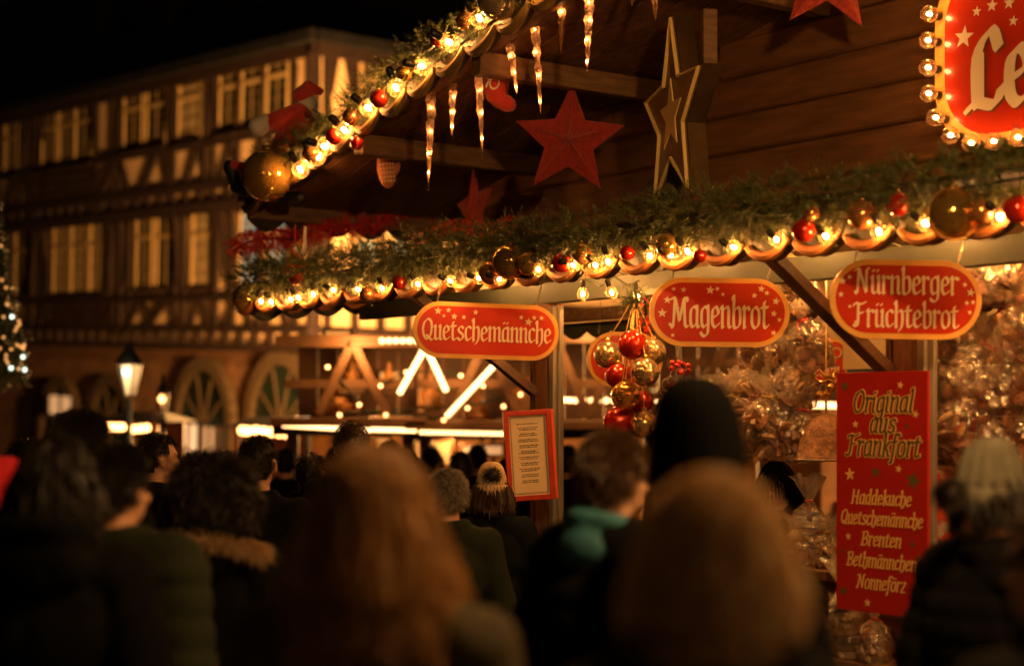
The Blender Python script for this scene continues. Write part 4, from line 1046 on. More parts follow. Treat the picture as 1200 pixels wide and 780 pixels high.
def strands(mb, n, rg, L, style, col=None, w=.0014, c=Vector((0,-.004,1.642)), rad=(.080,.099,.112)):
    for _ in range(n):
        # root on the scalp
        while True:
            v = Vector((rg.gauss(0,1), rg.gauss(0,1), rg.gauss(0,1))).normalized()
            if v.z < -.45 or (v.y > .35 and v.z < .55): continue
            if style in ('short','grey') and v.z < -.30 and abs(v.x) > .8: continue
            if abs(v.x) > .80 and v.z < .05 and v.y > -.15: continue
            break
        p = c+Vector((v.x*rad[0], v.y*rad[1], v.z*rad[2])); nrm = v
        ll = L*(rg.uniform(.55,1.12) if style == 'long' else rg.uniform(.8,1.1)); k = 14 if style == 'long' else 9 if ll > .15 else 4; st = ll/k
        if style == 'long':
                q_ = Vector((v.x+rg.uniform(-.1,.1), v.y-.12, 0)).normalized(); t_ = max(v.z, 0); d = q_*t_+Vector((0,0,-(1-t_)**.5))
        elif style == 'bob': d = Vector((v.x*1.1, v.y*.6, -.6))
        elif style == 'curly': d = v+Vector((0,0,-.1))
        elif style == 'crown': d = Vector((v.x*.4, .8, .3))+v*.7
        else:
            q_ = Vector((v.x+.15, v.y-.25, 0)).normalized(); t_ = max(v.z, 0); d = v*.16+q_*t_+Vector((rg.uniform(-.25,.25), rg.uniform(-.2,.2), -(1-t_)))
        d.normalize(); ph = rg.random()*6.28; pts = [p]
        for i in range(k):
            if style in ('long', 'bob'):
                d = (d*1.0+Vector((0,0,-.8 if i > 1 else -.35 if style == 'long' else -.22))+(Vector((p.x, p.y+.01, 0)).normalized()*.34 if style == 'long' and i > 2 else Vector())+Vector((rg.uniform(-.05,.05), rg.uniform(-.05,.05), 0))).normalized()
            elif style == 'curly':
                d = (d+Vector((math.cos(ph+i*1.9), math.sin(ph+i*1.9), math.sin(ph*2+i*1.7)-.35))*.75).normalized()
            elif style == 'grey': d = (d+Vector((math.cos(ph+i), math.sin(ph+i), -.25))*.35).normalized()
            else: d = (d+Vector((rg.uniform(-.2,.2), rg.uniform(-.2,.2), -.12))).normalized()
            p = p+d*st; q = p-c
            e = math.sqrt((q.x/(rad[0]*1.06))**2+(q.y/(rad[1]*1.06))**2+(q.z/(rad[2]*1.05))**2)
            if e < 1 and q.z > -.09: p = c+q/e*rg.uniform(1.0,1.1)
            if style in ('long','bob') and p.z < 1.5:
                # keep outside neck and shoulders
                rr = math.hypot(p.x*.8, p.y+.02)
                big = .118 if p.z > 1.64 else .118+(1.64-p.z)*(.26 if L > .2 else .02) if style == 'long' else .2
                if rr > big and p.z > 1.3: p.x *= big/rr; p.y = (p.y+.02)*big/rr-.02; rr = big
                lim = .085 if p.z > 1.44 else .125
                if rr < lim: s_ = lim/max(rr,.02); p.x *= s_; p.y = (p.y+.02)*s_-.02
            pts.append(p)
        side = d.cross(Vector((rg.uniform(-1,1), rg.uniform(-1,1), rg.uniform(-1,1)))).normalized()*w
        b = len(mb.v); m = len(pts)
        for i, q in enumerate(pts):
            f = 1-.75*i/(m-1) if style not in ('long','bob') else 1-.5*i/(m-1)
            mb.v += [mb.M @ (q-side*f), mb.M @ (q+side*f)]
        for i in range(m-1): mb.f.append((b+2*i, b+2*i+1, b+2*i+3, b+2*i+2))
def hair(parent, style, col, seed, n=1500, L=None):
    rg = random.Random(seed); mb = MB(); c = Vector((0,-.004,1.642))
    # under-cap so that the scalp never shows
    q = MB(); q.sphere((0,0,0), (.080,.099,.113), 28, 20); fs = []
    for f in q.f:
        m = sum((q.v[i] for i in f), Vector())/len(f)
        if m.z > -.052+.0*m.y and not (m.y > .035 and m.z < .062) and not (abs(m.x) > .058 and m.z < .015 and m.y > -.02) or (m.y < -.03 and m.z > -.075): fs.append(f)
    mb.add(q.v, fs, Matrix.Translation(c))
    if style == 'long':
        q = MB(); q.sphere((0,0,0), (.098,.112,.118), 24, 16)
        for f in q.f: mb.add([q.v[i] for i in f], [tuple(range(len(f)))], Matrix.Translation(c+Vector((0,-.012,-.01))))
        strands(mb, n, rg, L or .46, 'long', w=.0026, rad=(.099,.113,.122))
    elif style == 'bob': strands(mb, n, rg, L or .20, 'bob', w=.0032)
    elif style == 'curly':
        strands(mb, n, rg, L or .14, 'curly', w=.0035)
        strands(mb, n//2, rg, .20, 'curly', w=.0035, rad=(.11,.12,.13))
    elif style == 'grey': strands(mb, n, rg, L or .05, 'grey', w=.003)
    else: strands(mb, n, rg, L or .032, 'short', w=.0017); strands(mb, n//8, rg, .03, 'crown', w=.0014)
    return mb.build('hair', col, parent)
def beanie(parent, m, h=.14, wide=1., amp=.035, pom=None, slouch=0., ribs=26, tall=0., brim=True):
    mb = MB(); prof = []
    for i in range(15):
        t = i/14; r = math.cos(t*math.pi/2)**.62 if i < 14 else 0; prof.append((r, -.02+(h+.02)*math.sin(t*math.pi/2)))
    vs = []; fs = []; seg = ribs*4; c = Vector((0,-.006,1.655))
    for i, (r, z) in enumerate(prof):
        for j in range(seg):
            a = 2*math.pi*j/seg; k = 1+amp*math.sin(a*ribs)*(1 if i < 12 else .3)
            t = max(0, z)/h; vs.append((c.x+.090*wide*r*k*math.cos(a), c.y+.110*wide*r*k*math.sin(a)-slouch*t*t, c.z+z))
    for i in range(len(prof)-1):
        for j in range(seg): fs.append((i*seg+j, i*seg+(j+1) % seg, (i+1)*seg+(j+1) % seg, (i+1)*seg+j))
    mb.add(vs, fs); o = mb.build('hat', m, parent, True)
    if brim:
        mb = MB(); n = seg
        vs = []; fs = []
        for i, (r, z) in enumerate(((1.0,-.045), (1.07,-.040), (1.09,-.01), (1.07,.018), (1.0,.022))):
            for j in range(n): a = 2*math.pi*j/n; k = r*(1+.03*math.sin(a*ribs)); vs.append((c.x+.090*k*math.cos(a), c.y+.110*k*math.sin(a), c.z+z))
        for i in range(4):
            for j in range(n): fs.append((i*n+j, i*n+(j+1) % n, (i+1)*n+(j+1) % n, (i+1)*n+j))
        mb.add(vs, fs); b = mb.build('hat_brim', m, o, True)
    if pom:
        pm, pr, off = pom; rg = random.Random(3); mb = MB(); cc = c+Vector(off)
        mb.sphere(cc, pr*.6, 12, 8)
        for _ in range(1400):
            v = Vector((rg.gauss(0,1), rg.gauss(0,1), rg.gauss(0,1))).normalized(); s_ = v.orthogonal().normalized()*.0022; e = cc+v*pr*rg.uniform(.85,1.12)+Vector((rg.uniform(-1,1),rg.uniform(-1,1),rg.uniform(-1,1)))*.006
            b = len(mb.v); mb.v += [cc+v*pr*.4-s_, cc+v*pr*.4+s_, e]; mb.f.append((b, b+1, b+2))
        mb.build('pompom', pm, o)
    return o
def fur_trim(parent, m, seed, n=4200, r=.185):
    rg = random.Random(seed); mb = MB()
    for _ in range(n):
        a = rg.random()*2*math.pi; c = Vector((r*math.cos(a)*1.05, -.07+r*.62*math.sin(a), 1.475-.035*math.sin(a)-.03*abs(math.cos(a))))
        o = Vector((math.cos(a)*.8, math.sin(a)*.8, rg.uniform(-.6,.5)))+Vector((rg.uniform(-.5,.5),)*3); o.normalize()
        L = rg.uniform(.04,.08); s_ = o.cross(Vector((rg.uniform(-1,1), rg.uniform(-1,1), rg.uniform(-1,1)))).normalized()*.0022; e = c+o*L+Vector((0,0,-.02)); md = c+o*L*.55+Vector((0,0,.004))
        b = len(mb.v); mb.v += [c-s_, c+s_, md-s_*.8, md+s_*.8, e]; mb.f += [(b,b+1,b+3,b+2), (b+2,b+3,b+4)]
    return mb.build('fur_trim', m, parent)
NP = [0]
def person(x, Y, ytop, yaw, label, coat='coat_black', ck='plain', pose='pocket', hs='short', hc='hair_dark', n=2000, L=None, hat=None, fur=None, hood=None, skin='skin', tilt=0., lean=0., group=None, hatz=0., voxel=.010, stoop=None):
    NP[0] += 1; X = (x-600)/F*Y; gz = ground(Y); zt = CAMZ+(HY-ytop)/F*Y; H = zt-gz-hatz; k = (H)/1.765
    root = thing('person', (X, Y, gz), R(yaw), label, 'person', group); root.scale = (min(k*1.02, 1.03) if k > 0 else 1, min(k*1.02,1.03), k)
    root.rotation_euler = (R(-lean), R(tilt), R(yaw))
    def mk_body():
        return remesh(body_mesh(pose), 'body', skin, root, .008, 4)
    b = copy_part(('b', pose, skin), mk_body, root); b.parent = root
    copy_part(('c', pose, ck, coat), lambda: remesh(coat_mesh(pose, ck), 'coat', coat, root, .014, 3, fold(ck, NP[0]*1.7)), root)
    def tr():
        mb = MB(); mb.sphere((0,-.01,.93), (.170,.122,.12), 18, 12)
        for s in (-1, 1): cap(mb, (s*.088,0,.90), .094, (s*.098,.010,.50), .070); cap(mb, (s*.098,.010,.50), .070, (s*.102,-.022,.09), .060)
        return remesh(mb, 'trousers', 'trousers', root, .016, 3, fold('plain', 3))
    copy_part('trousers', tr, root)
    for s in (-1, 1):
        def sh(s=s):
            mb = MB(); cap(mb, (s*.102,-.05,.055), .048, (s*.107,.15,.040), .040); mb.box((s*.104,.05,.012), (.085,.27,.024)); return remesh(mb, 'shoe', 'shoe', root, .010, 3)
        copy_part(('shoe', s), sh, root)
    if hs: hair(root, hs, hc, NP[0]*7, n, L)
    if hat: beanie(root, **hat)
    if fur: fur_trim(root, fur, NP[0])
    if hood:
        mb = MB(); nn = 14; mb.tube([(.088*math.cos(a), -.03+.085*math.sin(a), 1.495-.03*math.sin(a)) for a in [2*math.pi*i/nn for i in range(nn)]], .030, 10, closed=True); mb.sphere((0,-.11,1.44), (.09,.05,.07), 16, 10)
        remesh(mb, 'hood', hood, root, .012, 3, fold('plain', 9))
    return root
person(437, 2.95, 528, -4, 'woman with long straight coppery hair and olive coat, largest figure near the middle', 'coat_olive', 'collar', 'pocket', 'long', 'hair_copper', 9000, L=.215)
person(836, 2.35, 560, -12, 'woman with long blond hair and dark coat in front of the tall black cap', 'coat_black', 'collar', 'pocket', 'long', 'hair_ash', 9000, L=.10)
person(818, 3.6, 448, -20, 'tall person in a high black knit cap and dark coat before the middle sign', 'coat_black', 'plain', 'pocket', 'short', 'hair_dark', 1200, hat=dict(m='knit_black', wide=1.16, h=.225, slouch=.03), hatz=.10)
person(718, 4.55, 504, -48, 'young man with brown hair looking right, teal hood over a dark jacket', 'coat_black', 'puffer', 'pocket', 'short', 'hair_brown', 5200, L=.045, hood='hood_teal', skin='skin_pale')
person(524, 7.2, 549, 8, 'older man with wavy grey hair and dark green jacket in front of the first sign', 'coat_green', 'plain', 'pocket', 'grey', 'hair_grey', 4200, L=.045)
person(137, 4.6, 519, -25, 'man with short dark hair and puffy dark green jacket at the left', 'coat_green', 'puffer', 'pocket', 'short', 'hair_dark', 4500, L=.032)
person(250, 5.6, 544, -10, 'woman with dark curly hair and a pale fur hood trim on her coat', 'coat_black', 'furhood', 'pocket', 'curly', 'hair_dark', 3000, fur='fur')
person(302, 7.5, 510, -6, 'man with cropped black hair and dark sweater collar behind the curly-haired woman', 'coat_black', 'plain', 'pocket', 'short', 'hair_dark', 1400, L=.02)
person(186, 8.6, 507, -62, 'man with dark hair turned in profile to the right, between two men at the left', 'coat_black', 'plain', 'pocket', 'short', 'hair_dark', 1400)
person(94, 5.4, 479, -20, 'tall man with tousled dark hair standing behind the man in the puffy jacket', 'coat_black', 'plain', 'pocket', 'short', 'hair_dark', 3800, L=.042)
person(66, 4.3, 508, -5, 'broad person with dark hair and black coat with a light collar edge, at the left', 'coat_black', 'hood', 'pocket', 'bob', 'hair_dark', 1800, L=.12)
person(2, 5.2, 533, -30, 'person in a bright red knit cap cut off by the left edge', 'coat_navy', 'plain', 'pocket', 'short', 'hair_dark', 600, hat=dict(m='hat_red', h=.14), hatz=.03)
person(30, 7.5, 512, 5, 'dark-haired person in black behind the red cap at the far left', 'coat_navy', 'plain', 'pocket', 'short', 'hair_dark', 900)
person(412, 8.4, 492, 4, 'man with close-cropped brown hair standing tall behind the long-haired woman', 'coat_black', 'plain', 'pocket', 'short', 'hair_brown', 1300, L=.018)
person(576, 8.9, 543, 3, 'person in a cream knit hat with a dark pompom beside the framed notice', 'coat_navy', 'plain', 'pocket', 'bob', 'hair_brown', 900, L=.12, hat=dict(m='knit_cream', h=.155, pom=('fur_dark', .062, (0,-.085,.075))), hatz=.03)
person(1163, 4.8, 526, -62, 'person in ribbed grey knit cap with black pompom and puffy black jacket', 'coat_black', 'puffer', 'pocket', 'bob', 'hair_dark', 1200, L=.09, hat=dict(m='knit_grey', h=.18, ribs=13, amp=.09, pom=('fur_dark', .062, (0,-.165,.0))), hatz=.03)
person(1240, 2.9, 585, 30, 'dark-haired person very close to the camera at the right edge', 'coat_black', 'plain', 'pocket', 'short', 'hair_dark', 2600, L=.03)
# the two sellers inside
def seller(x, d, ytop, yaw, label, **kw):
    Y = Yd(x, d); o = person(x, Y, ytop, yaw, label, **kw); return o
seller(938, 1.62, 527, 150, 'seller with dark hair bending over the counter behind the bagged sweets', coat='coat_navy', pose='reach', hs='bob', hc='hair_dark', n=1600, L=.16, hood='teal_cloth', lean=14, skin='skin_pale')
seller(1112, 1.62, 500, 172, 'seller in a bright orange-red top reaching forward behind the counter right of the board', coat='shirt_red', pose='reach', hs='short', hc='hair_brown', n=1200, lean=4, skin='skin_pale')
# further rows of the crowd
far = [(362,9.6,529,8,'coat_black','short','hair_dark','dark-haired person between the cropped black head and the long-haired woman'),
 (376,11.0,533,-8,'coat_navy','bob','hair_brown','small figure with chin-length hair left of the long-haired woman'),
 (457,12.5,515,6,'coat_black','short','hair_brown','man with brown hair just right of the cropped brown head'),
 (476,11.5,526,-12,'coat_black','bob','hair_dark','person with dark chin-length hair above the grey-haired man'),
 (540,12.0,528,14,'coat_black','short','hair_dark','dark head between the grey-haired man and the cream hat'),
 (560,14.5,520,-9,'coat_navy','short','hair_dark','distant dark head under the lit counter, right of the zigzag lights'),
 (597,13.0,534,20,'coat_black','bob','hair_dark','distant dark head half behind the framed notice'),
 (336,14.0,524,-15,'coat_black','short','hair_dark','distant dark head right of the cropped black head'),
 (225,13.0,530,12,'coat_black','short','hair_dark','distant dark head above the curly-haired woman'),
 (265,15.5,527,-5,'coat_navy','short','hair_brown','distant brown head left of the cropped black head'),
 (392,16.5,523,10,'coat_black','short','hair_dark','distant dark head below the left end of the counter lights'),
 (505,17.0,520,-5,'coat_black','bob','hair_brown','distant brown head under the gap in the counter lights'),
 (665,12.5,520,-20,'coat_navy','short','hair_dark','dark head seen through the stall opening right of the post'),
 (150,12.0,520,0,'coat_black','short','hair_dark','distant dark head under the lantern')]
for x, Y, yt, yaw, ct, hs_, hc_, lb in far: person(x, Y, yt, yaw, lb, ct, 'plain', 'pocket', hs_, hc_, 500, L=.14 if hs_ == 'bob' else .03)
# ================================================================ HALF-TIMBERED HOUSE
CORN = P(362, HY, 40.0)
e1 = Vector((-.842, 1, .058)).normalized(); nb = Vector((1, .842, 0)).normalized()      # nb points away from the camera, into the house
e3 = -e1.cross(nb).normalized()
if e3.z < 0: e3 = -e3
e2 = nb
def fac(x, y):           # picture point -> (along, up) on the left facade
    r = Vector(((x-600)/F, 1, (HY-y)/F)); c = Vector((0,0,CAMZ)); t = (CORN-c).dot(nb)/r.dot(nb); p = c+r*t-CORN
    return p.dot(e1), p.dot(e3)
n2 = e1
def fac2(x, y):          # right facade (plane through the corner spanned by e2,e3; normal e1)
    r = Vector(((x-600)/F, 1, (HY-y)/F)); c = Vector((0,0,CAMZ)); t = (CORN-c).dot(e1)/r.dot(e1); p = c+r*t-CORN
    return p.dot(e2), p.dot(e3)
BM = Matrix((e1, e2, e3)).transposed().to_4x4(); BM.translation = CORN
house = bpy.data.objects.new('half_timbered_house', None); COL.objects.link(house); house.matrix_world = BM
tag(house, 'large old half-timbered corner house with jettied floors and sandstone ground floor', 'house')
g0 = -(CAMZ-ground(40))-1.5
UE = fac(350, 48)[1]; U2 = fac(300, 234)[1]; U1 = fac(300, 408)[1]
LEN = 34.; WID = 14.
mb = MB(); mb.box((LEN/2, WID/2+.3, (g0+U1)/2), (LEN-.6, WID-.6, U1-g0)); mb.build('ground_floor_wall', 'sandstone', house)
mb = MB(); mb.box((LEN/2, WID/2+.0, (U1+U2)/2), (LEN-.1, WID-.1, U2-U1-.02)); mb.box((LEN/2, WID/2, (U2+UE)/2), (LEN+.1, WID+.1, UE-U2-.02)); mb.build('plaster_wall', 'plaster', house)
tb = MB()
def beam(p, q, w, d, face=0):
    """timber on facade 0 (left) or 1 (right): points are (along, up)"""
    a = (p[0], d, p[1]) if face == 0 else (d, p[0], p[1]); b = (q[0], d, q[1]) if face == 0 else (d, q[0], q[1])
    tb.bar(a, b, .14 if face == 0 else w, w if face == 0 else .14, up=(0,1,0) if face == 0 else (0,0,1)) if False else None
    A, B = Vector(a), Vector(b); dr = (B-A).normalized(); nn = Vector((0,1,0)) if face == 0 else Vector((1,0,0)); sd = nn.cross(dr)
    T = Matrix((dr, nn, sd)).transposed().to_4x4(); T.translation = (A+B)/2
    tb.box((0,0,0), ((B-A).length, .10, w), T)
k = [0]
def tm(x0, y0, x1, y1, w=.2, storey=2):
    k[0] += 1
    d = (-.13 if storey == 2 else -.08)-.0025*(k[0] % 7)
    beam(fac(x0, y0), fac(x1, y1), w, d)
# horizontal rails over the whole length (given as heights)
def hz(x, y, w, storey):
    k[0] += 1; u = fac(x, y)[1]; d = (-.16 if storey == 2 else -.11)-.002*(k[0] % 5)
    beam((-.1, u), (LEN, u), w, d); beam((-.1, u), (WID, u), w, d, 1)
hz(350, 62, .4, 2); hz(300, 160, .20, 2); hz(300, 212, .22, 2); hz(300, 235, .18, 2)
hz(300, 241, .18, 1); hz(300, 348, .20, 1); hz(300, 386, .18, 1); hz(300, 408, .18, 1)
winspec = [(262,283,77,157,'win_dark'),(288,312,70,152,'win_dark'),(317,343,63,145,'win_dark'),(214,242,88,168,'win_curtain'),(176,200,100,173,'win_dark'),(150,172,105,178,'win_dark'),
 (93,113,119,192,'win_dark'),(74,92,124,195,'win_dark'),(54,71,129,199,'win_dark'),(10,26,142,207,'win_dark'),(-12,3,150,212,'win_dark'),(-50,-32,156,222,'win_dark')]
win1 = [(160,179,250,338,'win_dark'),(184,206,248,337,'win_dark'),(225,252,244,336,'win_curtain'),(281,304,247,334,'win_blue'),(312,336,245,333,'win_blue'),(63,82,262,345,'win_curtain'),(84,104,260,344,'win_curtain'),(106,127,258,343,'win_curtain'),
 (18,36,268,348,'win_dark'),(-8,8,270,350,'win_dark'),(-50,-34,274,352,'win_dark')]
def window(x0, x1, y0, y1, pm, d, face=0, f=None):
    f = f or (fac if face == 0 else fac2)
    ym = (y0+y1)/2; a0, _ = f(x0, ym); a1, _ = f(x1, ym); xm = (x0+x1)/2; u1 = f(xm, y0)[1]; u0 = f(xm, y1)[1]
    a0, a1 = min(a0, a1), max(a0, a1); w = a1-a0; h = u1-u0; cx = (a0+a1)/2; t = .06
    def bx(mb, ca, cu, wa, hu, dep, y): mb.box((ca, y, cu) if face == 0 else (y, ca, cu), (wa, dep, hu) if face == 0 else (dep, wa, hu))
    mb = MB(); y = d
    bx(mb, a0+t/2, (u0+u1)/2, t, h, .09, y); bx(mb, a1-t/2, (u0+u1)/2, t, h, .09, y)
    bx(mb, cx, u0+t/2, w-2*t, t, .085, y); bx(mb, cx, u1-t/2, w-2*t, t, .085, y); bx(mb, cx, u0+h*.68, w-2*t, .12, .08, y)
    mg = MB()
    for q in (.18, .36, .53, .84): bx(mg, cx, u0+h*q, w-2*t, .022, .03, y)
    bx(mg, a0+t+(w-2*t)*.5, (u0+u1)/2, .03, h-2*t, .035, y)
    o = mb.build('window', 'win_frame', house); mg.build('glazing_bars', 'glazing_bar', o)
    mb = MB(); bx(mb, cx, (u0+u1)/2, w-2*t+.02, h-2*t+.02, .02, y+.02); mb.build('pane', pm, o)
    mb = MB(); bx(mb, cx, u0-.05, w+.14, .08, .26, y-.03); mb.build('sill', 'timber', o)
for a in winspec: window(*a, d=-.115)
for a in win1: window(*a, d=.0)
# posts and braces, upper floor
for x in (350,314.5,285.5,257,247,209,204,146,140,119,49,44,31,6): tm(x, 62+ (350-x)*.235, x-1, 211+(350-x)*.17, .18 if x in (350,209,119) else .11, 2)
for a in ((348,150,352,78),(262,158,254,78),(205,168,198,95),(141,180,150,110),(119,190,113,122),(50,205,57,135),(247,160,255,90),(31,205,38,140)): tm(*a, .13, 2)
for a in ((336,213,320,158),(300,215,315,158),(292,218,272,163),(262,222,280,163),(250,222,238,168),(222,226,238,168),(205,232,195,178),(168,236,190,178),(160,238,146,185),(120,240,140,188),(46,248,34,205),(10,250,28,205)): tm(*a, .17, 2)
for x in range(40, 120, 8): tm(x, 205+ (120-x)*.10-4, x+14, 240+(120-x)*.09-4, .09, 2); tm(x+14, 205+(106-x)*.10-4, x, 240+(120-x)*.09-4, .09, 2)
# joist ends between the two rails
for i in range(44):
    k[0] += 1; a = .25+i*.74
    beam((a, fac(300,234)[1]), (a, fac(300,214)[1]), .20, -.12-.002*(k[0] % 3)); beam((a, fac(300,407)[1]), (a, fac(300,387)[1]), .20, -.07-.002*(k[0] % 3))
# first floor
for x in (350,340,308,276,257,254,219,209,155,144,132,60,52,41,12): tm(x, 244, x, 386, .18 if x in (350,144,276) else .11, 1)
for a in ((272,335,263,248),(257,335,262,248),(214,338,207,250),(150,338,157,256),(129,342,137,262),(58,345,50,265),(38,350,46,270)): tm(*a, .13, 1)
for a in ((344,390,328,350),(312,390,326,350),(300,388,288,350),(264,388,284,350),(250,388,238,350),(224,388,236,350),(214,388,203,350),(172,389,200,350),(186,389,170,350),(150,390,168,350),(140,392,133,352),(46,394,56,352),(30,394,16,354)): tm(*a, .17, 1)
for x in range(58, 126, 8): tm(x, 354, x+13, 386, .09, 1); tm(x+13, 354, x, 386, .09, 1)
# right facade timbers and windows
def tm2(x0, y0, x1, y1, w=.2, d=-.06):
    k[0] += 1; beam(fac2(x0, y0), fac2(x1, y1), w, d-.0025*(k[0] % 7), 1)
for x in (366,382,414,444,476,510): tm2(x, 62, x, 420, .35 if x == 366 else .22)
for a in ((384,110,392,62),(412,110,404,62),(446,200,470,130),(384,330,376,270)): tm2(*a, .2)
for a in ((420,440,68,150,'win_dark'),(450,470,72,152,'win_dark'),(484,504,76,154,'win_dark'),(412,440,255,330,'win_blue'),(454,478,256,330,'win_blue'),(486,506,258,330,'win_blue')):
    window(*a, d=-.10, face=1)
tb.build('timber_frame', 'timber', house)
# ground floor arches with stone rings
for (x, y, r) in ((318,498,1.35),(228,500,1.35),(60,505,1.2),(120,505,1.2)):
    a, u = fac(x, y)
    mb = MB(); pts = [(a+r*math.cos(t), .12, u+r*math.sin(t)*1.15) for t in [math.pi*i/16 for i in range(17)]]
    ring = []
    for i in range(16):
        t0, t1 = math.pi*i/16+.01, math.pi*(i+1)/16-.01
        q = [(a+rr*math.cos(t), u+rr*1.15*math.sin(t)) for rr, t in ((r, t0), (r, t1), (r+.32, t1), (r+.32, t0))]
        mb.add([(x_, .16, z_) for x_, z_ in q]+[(x_, .40, z_) for x_, z_ in q], [(0,1,2,3),(7,6,5,4),(0,4,5,1),(1,5,6,2),(2,6,7,3),(3,7,4,0)])
    for s in (-1, 1): mb.box((a+s*(r+.16), .28, u-1.6), (.32, .24, 3.2))
    mb.build('arch_surround', 'stone_trim', house)
    mb = MB(); poly = [(a+r*math.cos(t), u+r*1.15*math.sin(t)) for t in [math.pi*i/16 for i in range(17)]]+[(a-r, u-3.2), (a+r, u-3.2)]
    mb.prism(poly, .05, z0=.29); o = mb.build('arched_window', 'win_dark', house)
    mb = MB()
    for i in range(1, 5): t = math.pi*i/5; mb.bar((a+.2*math.cos(t), .26, u+.2*math.sin(t)), (a+r*math.cos(t), .26, u+r*1.1*math.sin(t)), .05, .05)
    mb.box((a, .26, u), (2*r, .06, .10)); mb.box((a, .255, u-1.6), (.08, .05, 3.1)); mb.build('glazing_bars', 'stone_trim', o)
# corner quoins
mb = MB()
for i in range(14): mb.box((.55, .40, g0+.3+i*.62), (.6+.3*(i % 2), .34, .56))
mb.build('quoins', 'stone_trim', house)
# lit shop windows at ground level
for x0, x1, y0, y1, m in ((56,84,463,487,'lit_window'),(208,232,496,530,'lit_white'),(236,252,500,535,'lit_window')):
    a0, u1 = fac(x0, y0); a1, u0 = fac(x1, y1); mb = MB(); mb.box(((a0+a1)/2, .10, (u0+u1)/2), (abs(a0-a1), .10, abs(u1-u0))); o = mb.build('shop_window', m, house)
    mb = MB(); 
    for s in (-1, 1): mb.box(((a0+a1)/2+s*abs(a0-a1)/2, .06, (u0+u1)/2), (.08, .16, abs(u1-u0)+.1))
    mb.box(((a0+a1)/2, .055, (u0+u1)/2), (.05, .14, abs(u1-u0))); mb.build('frame', 'timber', o)
# roof with dormers
mb = MB(); o_ = .5; rh = 9.
v = [(-o_, -o_, UE), (LEN+o_, -o_, UE), (LEN+o_, WID+o_, UE), (-o_, WID+o_, UE), (6, WID/2, UE+rh), (LEN-6, WID/2, UE+rh)]
mb.add(v, [(0,1,5,4), (1,2,5), (2,3,4,5), (3,0,4), (0,1,2,3)]); mb.box((LEN/2, -o_+.05, UE-.08), (LEN+1, .2, .3)); mb.box((-o_+.05, WID/2, UE-.08), (.2, WID+.6, .3))
rf = mb.build('roof', 'slate', house)
for x0, x1, y0, y1 in ((230,244,-2,28),(256,274,-4,22),(120,138,-2,48),(142,162,-4,44),(60,76,0,60)):
    a0, u1 = fac(x0, y0); a1, u0 = fac(x1, y1); w = abs(a0-a1); cx = (a0+a1)/2; dp = (u0-UE)*.72
    mb = MB(); mb.box((cx, dp+1.0, (u0+u1)/2), (w+.3, 2.0, u1-u0+.4)); mb.add([(cx-w*.7, dp-.1, u1+.1), (cx+w*.7, dp-.1, u1+.1), (cx, dp-.1, u1+.9), (cx-w*.7, dp+3, u1+.1), (cx+w*.7, dp+3, u1+.1), (cx, dp+3, u1+.9)], [(0,1,2),(3,5,4),(0,2,5,3),(1,4,5,2)])
    o = mb.build('dormer', 'far_dark', rf)
    mb = MB(); mb.box((cx, dp-.02, (u0+u1)/2), (w*.8, .06, u1-u0)); mb.build('dormer_shutter', 'timber', rf)

# neighbouring building behind the stalls to the right, lit warm
nbld = thing('corner_building', (8.5, 46, ground(46)), R(-8), 'tall dark building closing the square behind the market stalls', 'building')
mb = MB(); mb.box((0,3,7.5), (26,6,15)); mb.build('wall', 'sandstone', nbld)
for i in range(8):
    for j in range(3):
        mb = MB()
        for sx in (-1, 1): mb.box((-11+i*3.1+sx*.6, -.05, 4.0+j*3.6), (.12,.14,2.1))
        for sz_ in (-1, 0, 1): mb.box((-11+i*3.1, -.045, 4.0+j*3.6+sz_*1.02), (1.1,.13,.10))
        o = mb.build('window', 'win_frame', nbld); mb = MB(); mb.box((-11+i*3.1, .0, 4.0+j*3.6), (1.1,.04,2.0)); mb.build('pane', 'win_dark', o)
mb = MB(); mb.add([(-13.4,-.4,15),(13.4,-.4,15),(13.4,6.4,15),(-13.4,6.4,15),(-13.4,3,20),(13.4,3,20)], [(0,1,5,4),(2,3,4,5),(1,2,5),(3,0,4),(0,1,2,3)]); mb.build('roof', 'slate', nbld)

# ================================================================ THE STALLS ACROSS THE SQUARE
def far_bulbs(label, pts, m, r, group=None, zig=None):
    base = Vector(pts[0]); root = thing('string_light', base, 0, label, 'string light', group)
    mb = MB(); mb.tube([Vector(p)-base+Vector((0,.03,.02)) for p in pts], .012, 5); mb.build('cable', 'wire', root)
    mb = MB(); mb.sphere((0,0,0), r, 8, 6); o = mb.build('bulb', m, root, True); o.location = Vector(pts[0])-base
    for p in pts[1:]: c = o.copy(); COL.objects.link(c); c.parent = root; c.location = Vector(p)-base
    return root
def line(x0, y0, x1, y1, Y, n): return [P(x0+(x1-x0)*i/(n-1), y0+(y1-y0)*i/(n-1), Y) for i in range(n)]
FY = 19.
far_bulbs('bright straight row of market lights left of the middle, above the crowd', line(333,498,432,504,FY,22), 'core_strip', .030)
far_bulbs('bright straight row of market lights behind the cropped brown head', line(437,503,486,504,FY,12), 'core_strip', .030)
far_bulbs('long row of warm market lights just left of the framed notice', line(494,506,592,508,FY,20), 'core_strip', .028)
far_bulbs('row of market lights seen through the stall opening right of the post', line(655,468,674,469,FY,4), 'core_strip', .032)
far_bulbs('row of market lights seen behind the ball cluster', line(685,469,770,469,FY,11), 'core_strip', .032)
far_bulbs('row of greenish market lights glimpsed between the bags and the tall board', line(940,474,985,475,FY,9), 'core_strip', .04)
zz = [((497,409),(469,459),'left leg of the first lit inverted V'),((500,409),(522,456),'right leg of the first lit inverted V'),((583,424),(525,486),'long slanting lit line right of the inverted V')]
